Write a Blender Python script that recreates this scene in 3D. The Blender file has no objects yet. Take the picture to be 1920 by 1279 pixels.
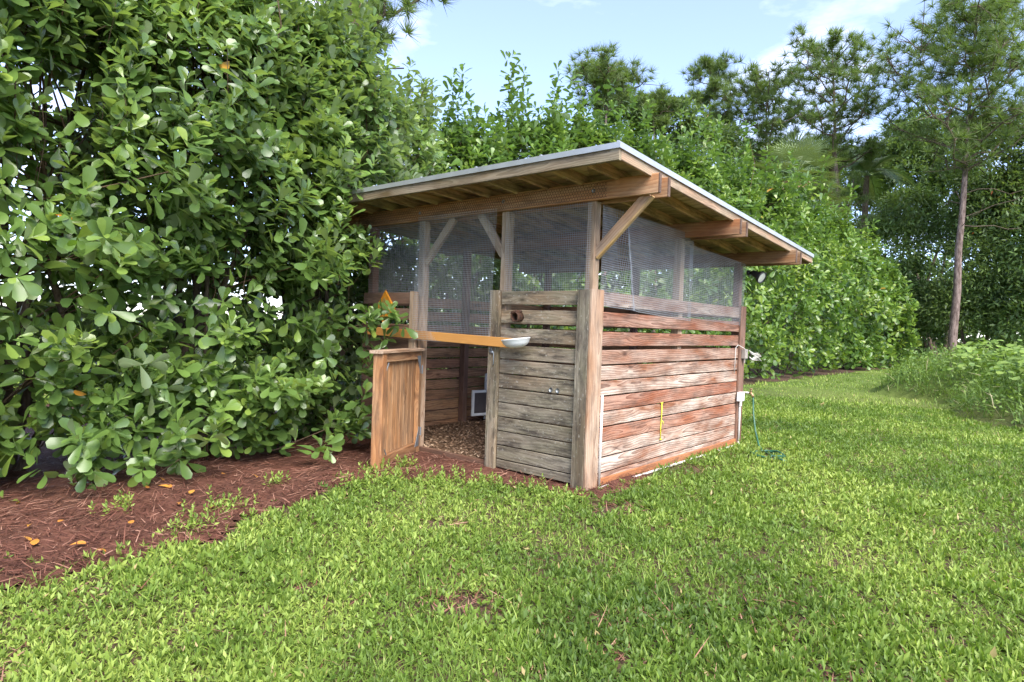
import bpy, math, random
import numpy as np
from mathutils import Vector, Matrix

random.seed(7)
RNG = np.random.default_rng(7)
scene = bpy.context.scene
COL = scene.collection

# ------------------------------------------------------------------ camera
CAM_LOC = np.array([3.151, -4.8159, 1.4595])
FWD = np.array([-0.64446, 0.76428, -0.02339])
RIGHT = np.array([0.763505, 0.644871, 0.034656])
UP = np.array([-0.041572, -0.004474, 0.999125])
FPX = 1205.33 / 1920.0            # focal length in frame widths
cam = bpy.data.cameras.new('camera')
cam.sensor_width = 36.0
cam.lens = 36.0 * FPX
cam.clip_start = 0.05
cam.clip_end = 2000.0
camo = bpy.data.objects.new('camera', cam)
COL.objects.link(camo)
M = Matrix.Identity(4)
for i in range(3):
    M[i][0] = RIGHT[i]; M[i][1] = UP[i]; M[i][2] = -FWD[i]; M[i][3] = CAM_LOC[i]
camo.matrix_world = M
scene.camera = camo

# ------------------------------------------------------------------ sky, sun, exposure
SUN_EL = math.radians(50)
SUN_DIR = np.array([0.86, -0.42, 0.0]); SUN_DIR /= np.linalg.norm(SUN_DIR)   # horizontal direction towards the sun
world = bpy.data.worlds.new('World')
scene.world = world
world.use_nodes = True
wt = world.node_tree
wt.nodes.clear()
w_out = wt.nodes.new('ShaderNodeOutputWorld')
w_bg = wt.nodes.new('ShaderNodeBackground')
w_sky = wt.nodes.new('ShaderNodeTexSky')
w_sky.sky_type = 'NISHITA'
w_sky.sun_disc = False
w_sky.sun_elevation = SUN_EL
w_sky.sun_rotation = math.atan2(SUN_DIR[0], SUN_DIR[1])
w_sky.air_density = 0.75
w_sky.dust_density = 0.15
w_sky.ozone_density = 2.2
w_bg.inputs['Strength'].default_value = 0.07
w_tc = wt.nodes.new('ShaderNodeTexCoord')
w_map = wt.nodes.new('ShaderNodeMapping')
w_map.inputs['Scale'].default_value = (1.0, 1.0, 2.6)
w_map.inputs['Location'].default_value = (1.15, 0.6, 0.2)
w_noise = wt.nodes.new('ShaderNodeTexNoise')
w_noise.inputs['Scale'].default_value = 2.6
w_noise.inputs['Detail'].default_value = 7.0
w_noise.inputs['Roughness'].default_value = 0.55
w_ramp = wt.nodes.new('ShaderNodeValToRGB')
w_ramp.color_ramp.elements[0].color = (0.10, 0.10, 0.10, 1)
w_ramp.color_ramp.elements[0].position = 0.50
w_ramp.color_ramp.elements[1].position = 0.68
w_ramp.color_ramp.elements[1].color = (0.85, 0.85, 0.85, 1)
w_mix = wt.nodes.new('ShaderNodeMix')
w_mix.data_type = 'RGBA'
w_mix.inputs['B'].default_value = (4.6, 4.8, 5.6, 1)
wt.links.new(w_tc.outputs['Generated'], w_map.inputs['Vector'])
wt.links.new(w_map.outputs['Vector'], w_noise.inputs['Vector'])
wt.links.new(w_noise.outputs['Fac'], w_ramp.inputs['Fac'])
wt.links.new(w_ramp.outputs['Color'], w_mix.inputs['Factor'])
w_tint = wt.nodes.new('ShaderNodeMix')      # the whole sky a little towards violet, as the photograph's white balance has it
w_tint.data_type = 'RGBA'; w_tint.blend_type = 'MULTIPLY'
w_tint.inputs['Factor'].default_value = 1.0
w_tint.inputs['B'].default_value = (1.0, 0.93, 1.0, 1)
wt.links.new(w_sky.outputs['Color'], w_tint.inputs['A'])
wt.links.new(w_tint.outputs['Result'], w_mix.inputs['A'])
wt.links.new(w_mix.outputs['Result'], w_bg.inputs['Color'])
wt.links.new(w_bg.outputs['Background'], w_out.inputs['Surface'])

sun = bpy.data.lights.new('sun', 'SUN')
sun.energy = 1.5
sun.angle = math.radians(45)
sun.color = (1.0, 0.95, 0.86)
suno = bpy.data.objects.new('sun', sun)
COL.objects.link(suno)
to_sun = Vector((SUN_DIR[0] * math.cos(SUN_EL), SUN_DIR[1] * math.cos(SUN_EL), math.sin(SUN_EL)))
suno.rotation_euler = to_sun.to_track_quat('Z', 'Y').to_euler()
suno.location = (20, -10, 30)

vs = scene.view_settings
scene.display_settings.display_device = 'sRGB'
vs.view_transform = 'Standard'
vs.look = 'None'
vs.gamma = 1.0
vs.use_curve_mapping = False
vs.exposure = 2.78

# ------------------------------------------------------------------ helpers: objects
def link(o, parent=None):
    COL.objects.link(o)
    if parent is not None:
        o.parent = parent
    return o

def tag(o, label=None, cat=None, group=None, kind=None):
    if label: o['label'] = label
    if cat: o['category'] = cat
    if group: o['group'] = group
    if kind: o['kind'] = kind
    return o

def thing(name, label, cat, loc=(0, 0, 0), group=None):
    o = bpy.data.objects.new(name, None)
    o.location = loc
    o.empty_display_size = 0.1
    link(o)
    return tag(o, label, cat, group)

def plain(s):
    return s.split('.')[0]

class MB:
    """collects polygons of one mesh"""
    def __init__(s):
        s.v = []; s.f = []
    def quadstrip(s, rings, close=True, caps=True):
        n = len(rings[0]); b = len(s.v)
        for r in rings: s.v.extend([tuple(p) for p in r])
        for k in range(len(rings) - 1):
            for i in range(n if close else n - 1):
                j = (i + 1) % n
                s.f.append((b + k * n + i, b + k * n + j, b + (k + 1) * n + j, b + (k + 1) * n + i))
        if caps:
            s.f.append(tuple(b + i for i in range(n - 1, -1, -1)))
            e = b + (len(rings) - 1) * n
            s.f.append(tuple(e + i for i in range(n)))
    def tube(s, pts, rad, sides=6, caps=True):
        pts = [np.asarray(p, float) for p in pts]
        if not hasattr(rad, '__len__'): rad = [rad] * len(pts)
        rings = []; ref = None
        for i, p in enumerate(pts):
            a = pts[max(i - 1, 0)]; c = pts[min(i + 1, len(pts) - 1)]
            t = c - a; t /= (np.linalg.norm(t) + 1e-9)
            if ref is None:
                ref = np.array([0, 0, 1.0]) if abs(t[2]) < .9 else np.array([1.0, 0, 0])
            x = np.cross(ref, t); x /= (np.linalg.norm(x) + 1e-9)
            y = np.cross(t, x); ref = y
            # keep the frame continuous along the tube
            ref = np.cross(t, x)
            rings.append([p + rad[i] * (math.cos(2 * math.pi * k / sides) * x + math.sin(2 * math.pi * k / sides) * y) for k in range(sides)])
            ref = y
        s.quadstrip(rings, True, caps)
    def box(s, lo, hi, M=None):
        b = len(s.v)
        for z in (lo[2], hi[2]):
            for y in (lo[1], hi[1]):
                for x in (lo[0], hi[0]):
                    p = Vector((x, y, z))
                    if M is not None: p = M @ p
                    s.v.append(tuple(p))
        for f in ((0, 2, 3, 1), (4, 5, 7, 6), (0, 1, 5, 4), (2, 6, 7, 3), (0, 4, 6, 2), (1, 3, 7, 5)):
            s.f.append(tuple(b + i for i in f))
    def lathe(s, profile, seg=20, M=None, arc=2 * math.pi):
        rings = []
        for k in range(seg + (0 if arc > 6.2 else 1)):
            a = arc * k / seg
            rings.append([Vector((r * math.cos(a), r * math.sin(a), z)) for r, z in profile])
        if M is not None: rings = [[M @ p for p in r] for r in rings]
        n = len(profile); b = len(s.v)
        for r in rings: s.v.extend([tuple(p) for p in r])
        m = len(rings)
        for k in range(m if arc > 6.2 else m - 1):
            k2 = (k + 1) % m
            for i in range(n - 1):
                s.f.append((b + k * n + i, b + k2 * n + i, b + k2 * n + i + 1, b + k * n + i + 1))
    def build(s, name, mat, parent=None, smooth=False, loc=None):
        me = bpy.data.meshes.new(name)
        me.from_pydata(s.v, [], s.f)
        me.materials.append(mat)
        if smooth: me.polygons.foreach_set('use_smooth', [True] * len(me.polygons))
        me.update()
        o = bpy.data.objects.new(name, me)
        if loc is not None: o.location = loc
        return link(o, parent)

def np_mesh(name, V, F, mat, tint=None, smooth=True):
    """V (n,3), F (m,k) equal-sized polygons, tint (n,) point attribute"""
    me = bpy.data.meshes.new(name)
    n, (m, k) = len(V), F.shape
    me.vertices.add(n); me.vertices.foreach_set('co', np.ascontiguousarray(V, dtype=np.float32).ravel())
    me.loops.add(m * k); me.loops.foreach_set('vertex_index', np.ascontiguousarray(F, dtype=np.int32).ravel())
    me.polygons.add(m); me.polygons.foreach_set('loop_start', np.arange(0, m * k, k, dtype=np.int32))
    me.polygons.foreach_set('use_smooth', np.full(m, smooth))
    me.materials.append(mat)
    if tint is not None:
        a = me.attributes.new('tint', 'FLOAT', 'POINT')
        a.data.foreach_set('value', np.ascontiguousarray(tint, dtype=np.float32))
    me.update(calc_edges=True)
    return me

def nrm(a):
    return a / (np.linalg.norm(a, axis=-1, keepdims=True) + 1e-9)

class VNoise:
    """tileable value noise for numpy arrays"""
    def __init__(s, seed, n=64):
        r = np.random.default_rng(seed); s.n = n; s.g = r.random((n, n, 8))
    def __call__(s, x, y, z=None):
        n = s.n
        xi = np.floor(x).astype(int); yi = np.floor(y).astype(int)
        fx = x - xi; fy = y - yi
        fx = fx * fx * (3 - 2 * fx); fy = fy * fy * (3 - 2 * fy)
        def lay(l):
            g = s.g
            a = g[xi % n, yi % n, l]; b = g[(xi + 1) % n, yi % n, l]
            c = g[xi % n, (yi + 1) % n, l]; d = g[(xi + 1) % n, (yi + 1) % n, l]
            return (a * (1 - fx) + b * fx) * (1 - fy) + (c * (1 - fx) + d * fx) * fy
        if z is None: return lay(np.zeros_like(xi))
        zi = np.floor(z).astype(int); fz = z - zi; fz = fz * fz * (3 - 2 * fz)
        return lay(zi % 8) * (1 - fz) + lay((zi + 1) % 8) * fz
VN = VNoise(3)
def fbm(x, y, z=None, o=3):
    t = 0; a = .5; f = 1.0
    for k in range(o):
        t = t + a * VN(x * f + 7.3 * k, y * f + 3.1 * k, None if z is None else z * f)
        a *= .5; f *= 2.03
    return t / (1 - .5 ** o)

# ------------------------------------------------------------------ helpers: materials
class NT:
    def __init__(s, name):
        s.m = bpy.data.materials.new(name); s.m.use_nodes = True
        s.t = s.m.node_tree; s.t.nodes.clear()
        s.out = s.t.nodes.new('ShaderNodeOutputMaterial')
    def n(s, typ, **kw):
        x = s.t.nodes.new(typ)
        for k, v in kw.items(): setattr(x, k, v)
        return x
    def put(s, sock, v):
        if hasattr(v, 'is_output') or isinstance(v, bpy.types.NodeSocket): s.t.links.new(v, sock)
        elif v is not None:
            try: sock.default_value = v
            except Exception: sock.default_value = (v, v, v)
    def math(s, op, a, b=None, c=None, clamp=False):
        x = s.n('ShaderNodeMath', operation=op, use_clamp=clamp)
        s.put(x.inputs[0], a)
        if b is not None: s.put(x.inputs[1], b)
        if c is not None: s.put(x.inputs[2], c)
        return x.outputs[0]
    def vmath(s, op, a, b=None):
        x = s.n('ShaderNodeVectorMath', operation=op)
        s.put(x.inputs[0], a)
        if b is not None: s.put(x.inputs[1], b)
        return x.outputs[0]
    def mix(s, f, a, b, typ='MIX'):
        x = s.n('ShaderNodeMix', data_type='RGBA', blend_type=typ)
        s.put(x.inputs['Factor'], f)
        s.put(x.inputs['A'], c4(a)); s.put(x.inputs['B'], c4(b))
        return x.outputs['Result']
    def noise(s, v, scale=5, detail=3, rough=.5, dist=0.0):
        x = s.n('ShaderNodeTexNoise')
        if v is not None: s.put(x.inputs['Vector'], v)
        x.inputs['Scale'].default_value = scale; x.inputs['Detail'].default_value = detail
        x.inputs['Roughness'].default_value = rough; x.inputs['Distortion'].default_value = dist
        return x.outputs['Fac']
    def ramp(s, f, lo, hi):
        x = s.n('ShaderNodeMapRange', clamp=True)
        s.put(x.inputs['Value'], f)
        x.inputs['From Min'].default_value = lo; x.inputs['From Max'].default_value = hi
        return x.outputs['Result']
    def obj(s): return s.n('ShaderNodeTexCoord').outputs['Object']
    def geo(s): return s.n('ShaderNodeNewGeometry')
    def info(s): return s.n('ShaderNodeObjectInfo')
    def attr(s, name):
        x = s.n('ShaderNodeAttribute'); x.attribute_name = name
        return x.outputs['Fac']
    def xyz(s, v):
        x = s.n('ShaderNodeSeparateXYZ'); s.put(x.inputs[0], v); return x.outputs
    def vec(s, x, y, z):
        c = s.n('ShaderNodeCombineXYZ')
        for i, q in enumerate((x, y, z)): s.put(c.inputs[i], q)
        return c.outputs[0]
    def bump(s, h, strength=.3, dist=.01):
        x = s.n('ShaderNodeBump'); x.inputs['Strength'].default_value = strength; x.inputs['Distance'].default_value = dist
        s.put(x.inputs['Height'], h); return x.outputs[0]
    def bsdf(s, col, rough=.7, metal=0.0, spec=.5, normal=None):
        x = s.n('ShaderNodeBsdfPrincipled')
        s.put(x.inputs['Base Color'], c4(col)); s.put(x.inputs['Roughness'], rough)
        s.put(x.inputs['Metallic'], metal); s.put(x.inputs['Specular IOR Level'], spec)
        if normal is not None: s.put(x.inputs['Normal'], normal)
        return x.outputs[0]
    def done(s, sh):
        s.t.links.new(sh, s.out.inputs['Surface']); return s.m

def c4(c):
    return (c[0], c[1], c[2], 1.0) if isinstance(c, tuple) and len(c) == 3 else c

def wood_mat(name, light, dark, pale, pale_amt=.5, grain=.55, moss=0.0, moss_col=(.10, .10, .03), pitch=.016, rough=.75, soot=0.0, speck=0.0):
    t = NT(name)
    inf = t.info(); rnd = inf.outputs['Random']
    ax = t.xyz(t.obj())
    x = t.math('ADD', ax[0], t.math('MULTIPLY', rnd, 37.0)); y = ax[1]; z = ax[2]
    low = t.noise(t.vec(t.math('MULTIPLY', x, .6), t.math('MULTIPLY', rnd, 9.0), 0.0), 1.0, 3, .55)
    low2 = t.noise(t.vec(t.math('MULTIPLY', x, 1.1), t.math('MULTIPLY', z, 2.0), t.math('MULTIPLY', rnd, 5.0)), 1.0, 1, .5)
    # knots
    vor = t.n('ShaderNodeTexVoronoi', feature='F1', distance='EUCLIDEAN')
    t.put(vor.inputs['Vector'], t.vec(t.math('MULTIPLY', x, 1.9), t.math('MULTIPLY', t.math('ADD', z, t.math('MULTIPLY', rnd, 3.1)), 6.0), t.math('MULTIPLY', rnd, 11.0)))
    vor.inputs['Scale'].default_value = 1.0
    kd = vor.outputs['Distance']
    knot = t.math('SUBTRACT', 1.0, t.ramp(kd, 0.0, .42))
    knot3 = t.math('POWER', knot, 2.0)
    zc = t.math('MULTIPLY', t.math('SUBTRACT', low, .5), .24)
    dz = t.math('ADD', t.math('SUBTRACT', z, zc), t.math('MULTIPLY', t.math('SUBTRACT', rnd, .5), .12))
    dy = t.math('ADD', y, t.math('ADD', .035, t.math('MULTIPLY', t.math('SUBTRACT', low2, .5), .12)))
    r = t.math('SQRT', t.math('ADD', t.math('MULTIPLY', dz, dz), t.math('MULTIPLY', dy, dy)))
    r = t.math('ADD', r, t.math('MULTIPLY', knot3, .05))
    r = t.math('ADD', r, t.math('MULTIPLY', t.noise(t.vec(t.math('MULTIPLY', x, 5.0), t.math('MULTIPLY', y, 30.0), t.math('MULTIPLY', z, 30.0)), 1.0, 2), .006))
    fr = t.math('FRACT', t.math('MULTIPLY', r, 1.0 / pitch))
    ring = t.math('POWER', fr, 2.2)                       # slow rise, sharp latewood edge
    fine = t.noise(t.vec(t.math('MULTIPLY', x, 6.0), t.math('MULTIPLY', y, 260.0), t.math('MULTIPLY', z, 260.0)), 1.0, 2, .6)
    wide = t.noise(t.vec(t.math('MULTIPLY', x, 1.6), t.math('MULTIPLY', y, 8.0), t.math('MULTIPLY', z, 8.0)), 1.0, 4, .6)
    oc = inf.outputs['Color']
    col = t.mix(t.ramp(wide, .3, .7), t.mix(1.0, light, oc, 'MULTIPLY'), t.mix(1.0, tuple(.72 * a for a in light), oc, 'MULTIPLY'))
    pf = t.math('MULTIPLY', t.ramp(t.noise(t.vec(t.math('MULTIPLY', x, 1.1), t.math('MULTIPLY', y, 5.0), t.math('MULTIPLY', z, 5.0)), 1.0, 4, .62), .36, .62), t.math('MULTIPLY', inf.outputs['Alpha'], pale_amt))
    col = t.mix(pf, col, pale)
    col = t.mix(t.math('MULTIPLY', ring, grain), col, t.mix(1.0, dark, oc, 'MULTIPLY'))
    col = t.mix(t.math('MULTIPLY', t.ramp(fine, .45, .75), .35), col, dark)
    kk = t.math('SUBTRACT', 1.0, t.ramp(kd, .04, .13))
    col = t.mix(t.math('MULTIPLY', kk, .75), col, tuple(.55 * a for a in dark))
    if moss > 0:
        mm = t.ramp(t.noise(t.vec(t.math('MULTIPLY', x, 2.2), t.math('MULTIPLY', y, 9.0), t.math('MULTIPLY', z, 9.0)), 1.0, 5, .65), .42, .66)
        col = t.mix(t.math('MULTIPLY', mm, moss), col, moss_col)
    if soot > 0:
        ss = t.ramp(t.noise(t.vec(t.math('MULTIPLY', x, 3.1), t.math('MULTIPLY', y, 14.0), t.math('MULTIPLY', z, 14.0)), 1.0, 6, .7), .46, .66)
        col = t.mix(t.math('MULTIPLY', ss, soot), col, (.045, .035, .028))
    if speck > 0:
        sp = t.ramp(t.noise(t.vec(t.math('MULTIPLY', x, 22.0), t.math('MULTIPLY', y, 40.0), t.math('MULTIPLY', z, 40.0)), 1.0, 3, .7), .60, .70)
        col = t.mix(t.math('MULTIPLY', sp, speck), col, (.50, .47, .40))
    h = t.math('ADD', t.math('MULTIPLY', ring, -.6), t.math('MULTIPLY', fine, .5))
    return t.done(t.bsdf(col, rough, 0, .3, t.bump(h, .5, .004)))

def simple_mat(name, col, rough=.5, metal=0, spec=.5, vary=.25, scale=9, col2=None, bump=.0):
    t = NT(name); o = t.obj()
    f = t.noise(o, scale, 5, .6)
    c2 = col2 if col2 else tuple(a * (1 - vary) for a in col)
    c = t.mix(t.ramp(f, .35, .7), col, c2)
    return t.done(t.bsdf(c, rough, metal, spec, t.bump(f, bump, .01) if bump else None))

def leaf_mat(name, dark, mid, bright, under, rough=.34, trans=.22, spec=.5, obj_rand=True, old=None):
    t = NT(name); g = t.geo()
    a = t.attr('tint')
    if obj_rand:
        a = t.math('ADD', a, t.math('MULTIPLY', t.math('SUBTRACT', t.info().outputs['Random'], .5), .3))
    c = t.mix(t.ramp(a, 0, .5), dark, mid)
    c = t.mix(t.ramp(a, .5, 1), c, bright)
    if old: c = t.mix(t.ramp(a, 1.05, 1.1), c, old)
    c = t.mix(t.math('MULTIPLY', g.outputs['Backfacing'], .8), c, under)
    b = t.bsdf(c, rough, 0, spec)
    tr = t.n('ShaderNodeBsdfTranslucent')
    t.put(tr.inputs['Color'], t.mix(1.0, c, (1.5, 1.7, .5), 'MULTIPLY'))
    m = t.n('ShaderNodeMixShader'); m.inputs[0].default_value = trans
    t.t.links.new(b, m.inputs[1]); t.t.links.new(tr.outputs[0], m.inputs[2])
    return t.done(m.outputs[0])

def bark_mat(name, a, b, scale=(6, 6, 1.6), bump=.6):
    t = NT(name); o = t.obj(); ax = t.xyz(o)
    v = t.vec(t.math('MULTIPLY', ax[0], scale[0]), t.math('MULTIPLY', ax[1], scale[1]), t.math('MULTIPLY', ax[2], scale[2]))
    f = t.noise(v, 2.0, 6, .65)
    c = t.mix(t.ramp(f, .38, .62), a, b)
    return t.done(t.bsdf(c, .9, 0, .2, t.bump(f, bump, .03)))

MAT = {}
MAT['wall'] = wood_mat('red_brown_weathered_wood', (.32, .138, .072), (.085, .032, .018), (.67, .56, .46), .95, .78, soot=.5, pitch=.021)
MAT['grey'] = wood_mat('grey_weathered_wood', (.275, .208, .137), (.085, .060, .041), (.48, .42, .335), .65, .55, moss=.45, moss_col=(.10, .092, .030), soot=.85, speck=.45, pitch=.026)
MAT['inner'] = wood_mat('inner_wall_wood', (.50, .26, .135), (.15, .062, .03), (.46, .31, .20), .3, .6, soot=.6, pitch=.026)
MAT['warm'] = wood_mat('warm_beam_wood', (.50, .28, .14), (.24, .10, .045), (.54, .41, .27), .5, .55, soot=.45, pitch=.03)
MAT['post'] = wood_mat('post_wood', (.54, .38, .25), (.24, .135, .075), (.60, .50, .39), .5, .5, soot=.45, pitch=.024)
MAT['roofwood'] = wood_mat('mildewed_roof_wood', (.60, .45, .27), (.17, .105, .055), (.62, .52, .36), .4, .5, moss=.25, moss_col=(.30, .27, .10), soot=.7, pitch=.04)
MAT['fascia'] = wood_mat('fascia_wood', (.44, .29, .18), (.15, .085, .05), (.58, .47, .37), .6, .6, moss=.3, moss_col=(.16, .16, .06), soot=.4)
MAT['door'] = wood_mat('golden_door_wood', (.42, .205, .085), (.15, .058, .024), (.48, .35, .22), .4, .6, soot=.55, pitch=.026)
MAT['bar'] = wood_mat('orange_stained_wood', (.62, .29, .075), (.42, .17, .04), (.60, .32, .10), .3, .35)
MAT['skirt'] = wood_mat('orange_base_wood', (.42, .16, .06), (.20, .065, .028), (.40, .22, .12), .3, .4, soot=.5)
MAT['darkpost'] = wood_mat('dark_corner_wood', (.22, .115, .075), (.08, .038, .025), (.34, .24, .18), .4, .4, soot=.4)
MAT['metal'] = simple_mat('galvanised_roof_metal', (.56, .565, .58), .36, .6, .5, .2, 4)
MAT['wire'] = simple_mat('galvanised_wire', (.52, .52, .54), .5, .4, .5, .35, 3)
MAT['darkwire'] = simple_mat('rusty_dark_wire', (.06, .038, .026), .7, .3, .4, .3, 30)
MAT['brace'] = simple_mat('zinc_brace', (.34, .37, .40), .5, .7, .5, .35, 14)
MAT['white'] = simple_mat('white_plastic', (.78, .78, .76), .4, 0, .5, .12, 7)
MAT['pvc'] = simple_mat('dirty_white_pvc', (.74, .73, .70), .45, 0, .5, .35, 6, (.50, .44, .36))
MAT['black'] = simple_mat('black_paint', (.022, .022, .024), .45, 0, .5, .2, 12)
MAT['lens'] = simple_mat('floodlight_lens', (.62, .62, .55), .2, 0, .5, .1, 5)
MAT['rust'] = simple_mat('rusty_iron', (.12, .055, .03), .85, .2, .3, .5, 40, (.028, .024, .022), .3)
MAT['hose'] = simple_mat('green_hose_rubber', (.018, .10, .055), .4, 0, .5, .3, 20)
MAT['brass'] = simple_mat('dull_brass', (.42, .27, .15), .45, .7, .5, .4, 30)
MAT['yellow'] = simple_mat('yellow_tape', (.72, .66, .05), .6, 0, .4, .1, 9)
MAT['rope'] = simple_mat('white_rope', (.66, .63, .58), .85, 0, .3, .3, 60)
MAT['sign'] = simple_mat('faded_orange_sign', (.72, .29, .025), .45, 0, .5, .25, 10, (.55, .20, .02))
MAT['signtan'] = simple_mat('faded_tan_print', (.40, .27, .075), .5, 0, .4, .3, 14)
MAT['signink'] = simple_mat('brown_sign_ink', (.13, .07, .035), .6, 0, .3, .3, 30)
MAT['screen'] = simple_mat('grey_flap_plastic', (.10, .085, .085), .35, 0, .5, .3, 8)
MAT['box'] = simple_mat('weathered_grey_box', (.36, .31, .27), .6, 0, .4, .3, 15)

MAT['clusia'] = leaf_mat('glossy_thick_leaf', (.062, .112, .030), (.125, .205, .045), (.26, .335, .055), (.20, .25, .135), .30, .30, .6, True, (.50, .22, .03))
MAT['clusia_far'] = leaf_mat('glossy_hedge_leaf', (.038, .088, .018), (.090, .165, .024), (.22, .29, .035), (.13, .20, .08), .32, .24, .5, False, (.42, .24, .04))
MAT['bgleaf'] = leaf_mat('woodland_leaf', (.055, .098, .034), (.110, .182, .056), (.20, .265, .075), (.13, .17, .09), .42, .34, .4, False, (.45, .12, .02))
MAT['needle'] = leaf_mat('pine_needle', (.065, .100, .034), (.125, .180, .058), (.21, .265, .085), (.13, .17, .06), .5, .34, .3, False, (.20, .10, .045))
MAT['palm'] = leaf_mat('palm_frond', (.06, .10, .05), (.12, .18, .085), (.21, .27, .12), (.16, .19, .10), .45, .2, .4, False, (.22, .13, .07))
MAT['grass'] = leaf_mat('lawn_blade', (.062, .112, .020), (.150, .232, .034), (.31, .385, .082), (.15, .22, .05), .5, .30, .35, False, (.40, .30, .14))
MAT['weed'] = leaf_mat('tall_weed_blade', (.045, .095, .022), (.11, .19, .035), (.24, .33, .07), (.15, .21, .07), .5, .28, .35, False, (.42, .36, .22))
MAT['twig'] = bark_mat('twig_bark', (.10, .065, .04), (.16, .11, .07), (30, 30, 8))
MAT['bark'] = bark_mat('grey_brown_bark', (.065, .045, .034), (.15, .115, .085), (10, 10, 3))
MAT['pinebark'] = bark_mat('pine_bark', (.085, .058, .050), (.23, .17, .15), (5, 5, 1.6), .8)
MAT['straw'] = leaf_mat('pine_straw', (.070, .027, .019), (.165, .066, .044), (.38, .21, .15), (.20, .08, .045), .7, .05, .25, False)
MAT['chip'] = leaf_mat('wood_chip', (.13, .075, .042), (.26, .16, .10), (.42, .30, .20), (.24, .15, .09), .8, .0, .2, False)
MAT['fallen'] = leaf_mat('fallen_leaf', (.30, .10, .03), (.46, .19, .035), (.54, .31, .05), (.45, .22, .06), .5, .1, .4, True)

# ------------------------------------------------------------------ ground
def poly_mask(px, py, poly):
    ins = np.zeros(px.shape, bool); n = len(poly)
    for i in range(n):
        x1, y1 = poly[i]; x2, y2 = poly[(i + 1) % n]
        c = ((y1 > py) != (y2 > py)) & (px < (x2 - x1) * (py - y1) / (y2 - y1 + 1e-12) + x1)
        ins ^= c
    return ins
MULCH = [(-.90, -9.0), (-.93, -3.98), (-.97, -3.5), (-1.03, -2.75), (-1.15, -2.14), (-1.36, -1.56), (-1.5, -1.1), (-1.15, -.62), (-.75, -.52),
         (-.35, -.46), (.15, -.40), (.36, -.10), (.28, .35), (.10, 1.3), (-.2, 2.0), (-1, 3.9), (-2.4, 5.0), (-3.5, 7.0), (-3.6, 12), (-3.4, 20), (-3.0, 30), (-2.7, 40),
         (-8, 41), (-8.5, 10), (-8.5, -9)]
def mulchness(x, y):
    """>0 inside the straw bed, edge ragged"""
    jx = (fbm(x * 2.1 + 3, y * 2.1 + 9) - .5) * .55
    jy = (fbm(x * 2.1 + 31, y * 2.1 + 19) - .5) * .55
    return poly_mask(x + jx, y + jy, MULCH)

def ground_mat():
    t = NT('lawn_soil'); o = t.obj()
    f = t.noise(o, 1.3, 6, .65); g = t.noise(o, 24, 4, .7); h = t.noise(o, .14, 3, .5)
    soil = t.mix(t.ramp(g, .3, .7), (.045, .028, .020), (.105, .066, .044))
    green = t.mix(t.ramp(f, .35, .65), (.055, .090, .020), (.10, .15, .03))
    green = t.mix(t.ramp(h, .4, .6), green, (.12, .16, .035))
    ax = t.xyz(o)
    d2 = t.math('SQRT', t.math('ADD', t.math('POWER', t.math('SUBTRACT', ax[0], 3.15), 2.0), t.math('POWER', t.math('ADD', ax[1], 4.8), 2.0)))
    far = t.math('ADD', .04, t.math('MULTIPLY', t.ramp(d2, 5, 20), .9))     # thatch closes over the soil in the long-mown far lawn
    c = t.mix(far, soil, green)
    return t.done(t.bsdf(c, .95, 0, .15, t.bump(g, .6, .02)))
MAT['ground'] = ground_mat()
g = MB()
xs = [-600, -120, -40, -15, -6, 0, 6, 15, 40, 120, 600]
b = 0
for y in xs:
    for x in xs: g.v.append((x, y, 0.0))
n = len(xs)
for j in range(n - 1):
    for i in range(n - 1): g.f.append((j * n + i, j * n + i + 1, (j + 1) * n + i + 1, (j + 1) * n + i))
ground = g.build('ground', MAT['ground']); tag(ground, kind='structure')

def straw_bed_mat():
    t = NT('pine_straw_bed'); o = t.obj(); ax = t.xyz(o)
    f = t.noise(o, 2.2, 5, .65); s = t.noise(t.vec(t.math('MULTIPLY', ax[0], 70), t.math('MULTIPLY', ax[1], 14), 0.0), 1.0, 4, .7, 1.2)
    c = t.mix(t.ramp(f, .35, .65), (.060, .025, .018), (.135, .052, .036))
    c = t.mix(t.ramp(s, .45, .7), c, (.20, .09, .055))
    return t.done(t.bsdf(c, .9, 0, .2, t.bump(s, .9, .03)))
MAT['bed'] = straw_bed_mat()
def bed_mesh():
    gx = np.arange(-8.5, .8, .09); gy = np.arange(-9.2, 6.6, .09)
    X, Y = np.meshgrid(gx, gy)
    ins = mulchness(X, Y)
    Z = .006 + .035 * fbm(X * 1.7, Y * 1.7) * 1.0 + .012 * fbm(X * 9, Y * 9)
    e = ins.copy()
    e[1:-1, 1:-1] = ins[1:-1, 1:-1] & ins[:-2, 1:-1] & ins[2:, 1:-1] & ins[1:-1, :-2] & ins[1:-1, 2:]
    Z = np.where(e, Z, .004)
    # settle below the shed floor
    idx = np.arange(X.size).reshape(X.shape)
    q = ins[:-1, :-1] & ins[1:, :-1] & ins[:-1, 1:] & ins[1:, 1:]
    F = np.stack([idx[:-1, :-1][q], idx[:-1, 1:][q], idx[1:, 1:][q], idx[1:, :-1][q]], 1)
    V = np.stack([X.ravel(), Y.ravel(), Z.ravel()], 1)
    used = np.unique(F); mp = -np.ones(len(V), int); mp[used] = np.arange(len(used))
    return V[used], mp[F]
V, F = bed_mesh()
bed = link(bpy.data.objects.new('mulch_bed', np_mesh('mulch_bed', V, F, MAT['bed']))); tag(bed, kind='structure')
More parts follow.
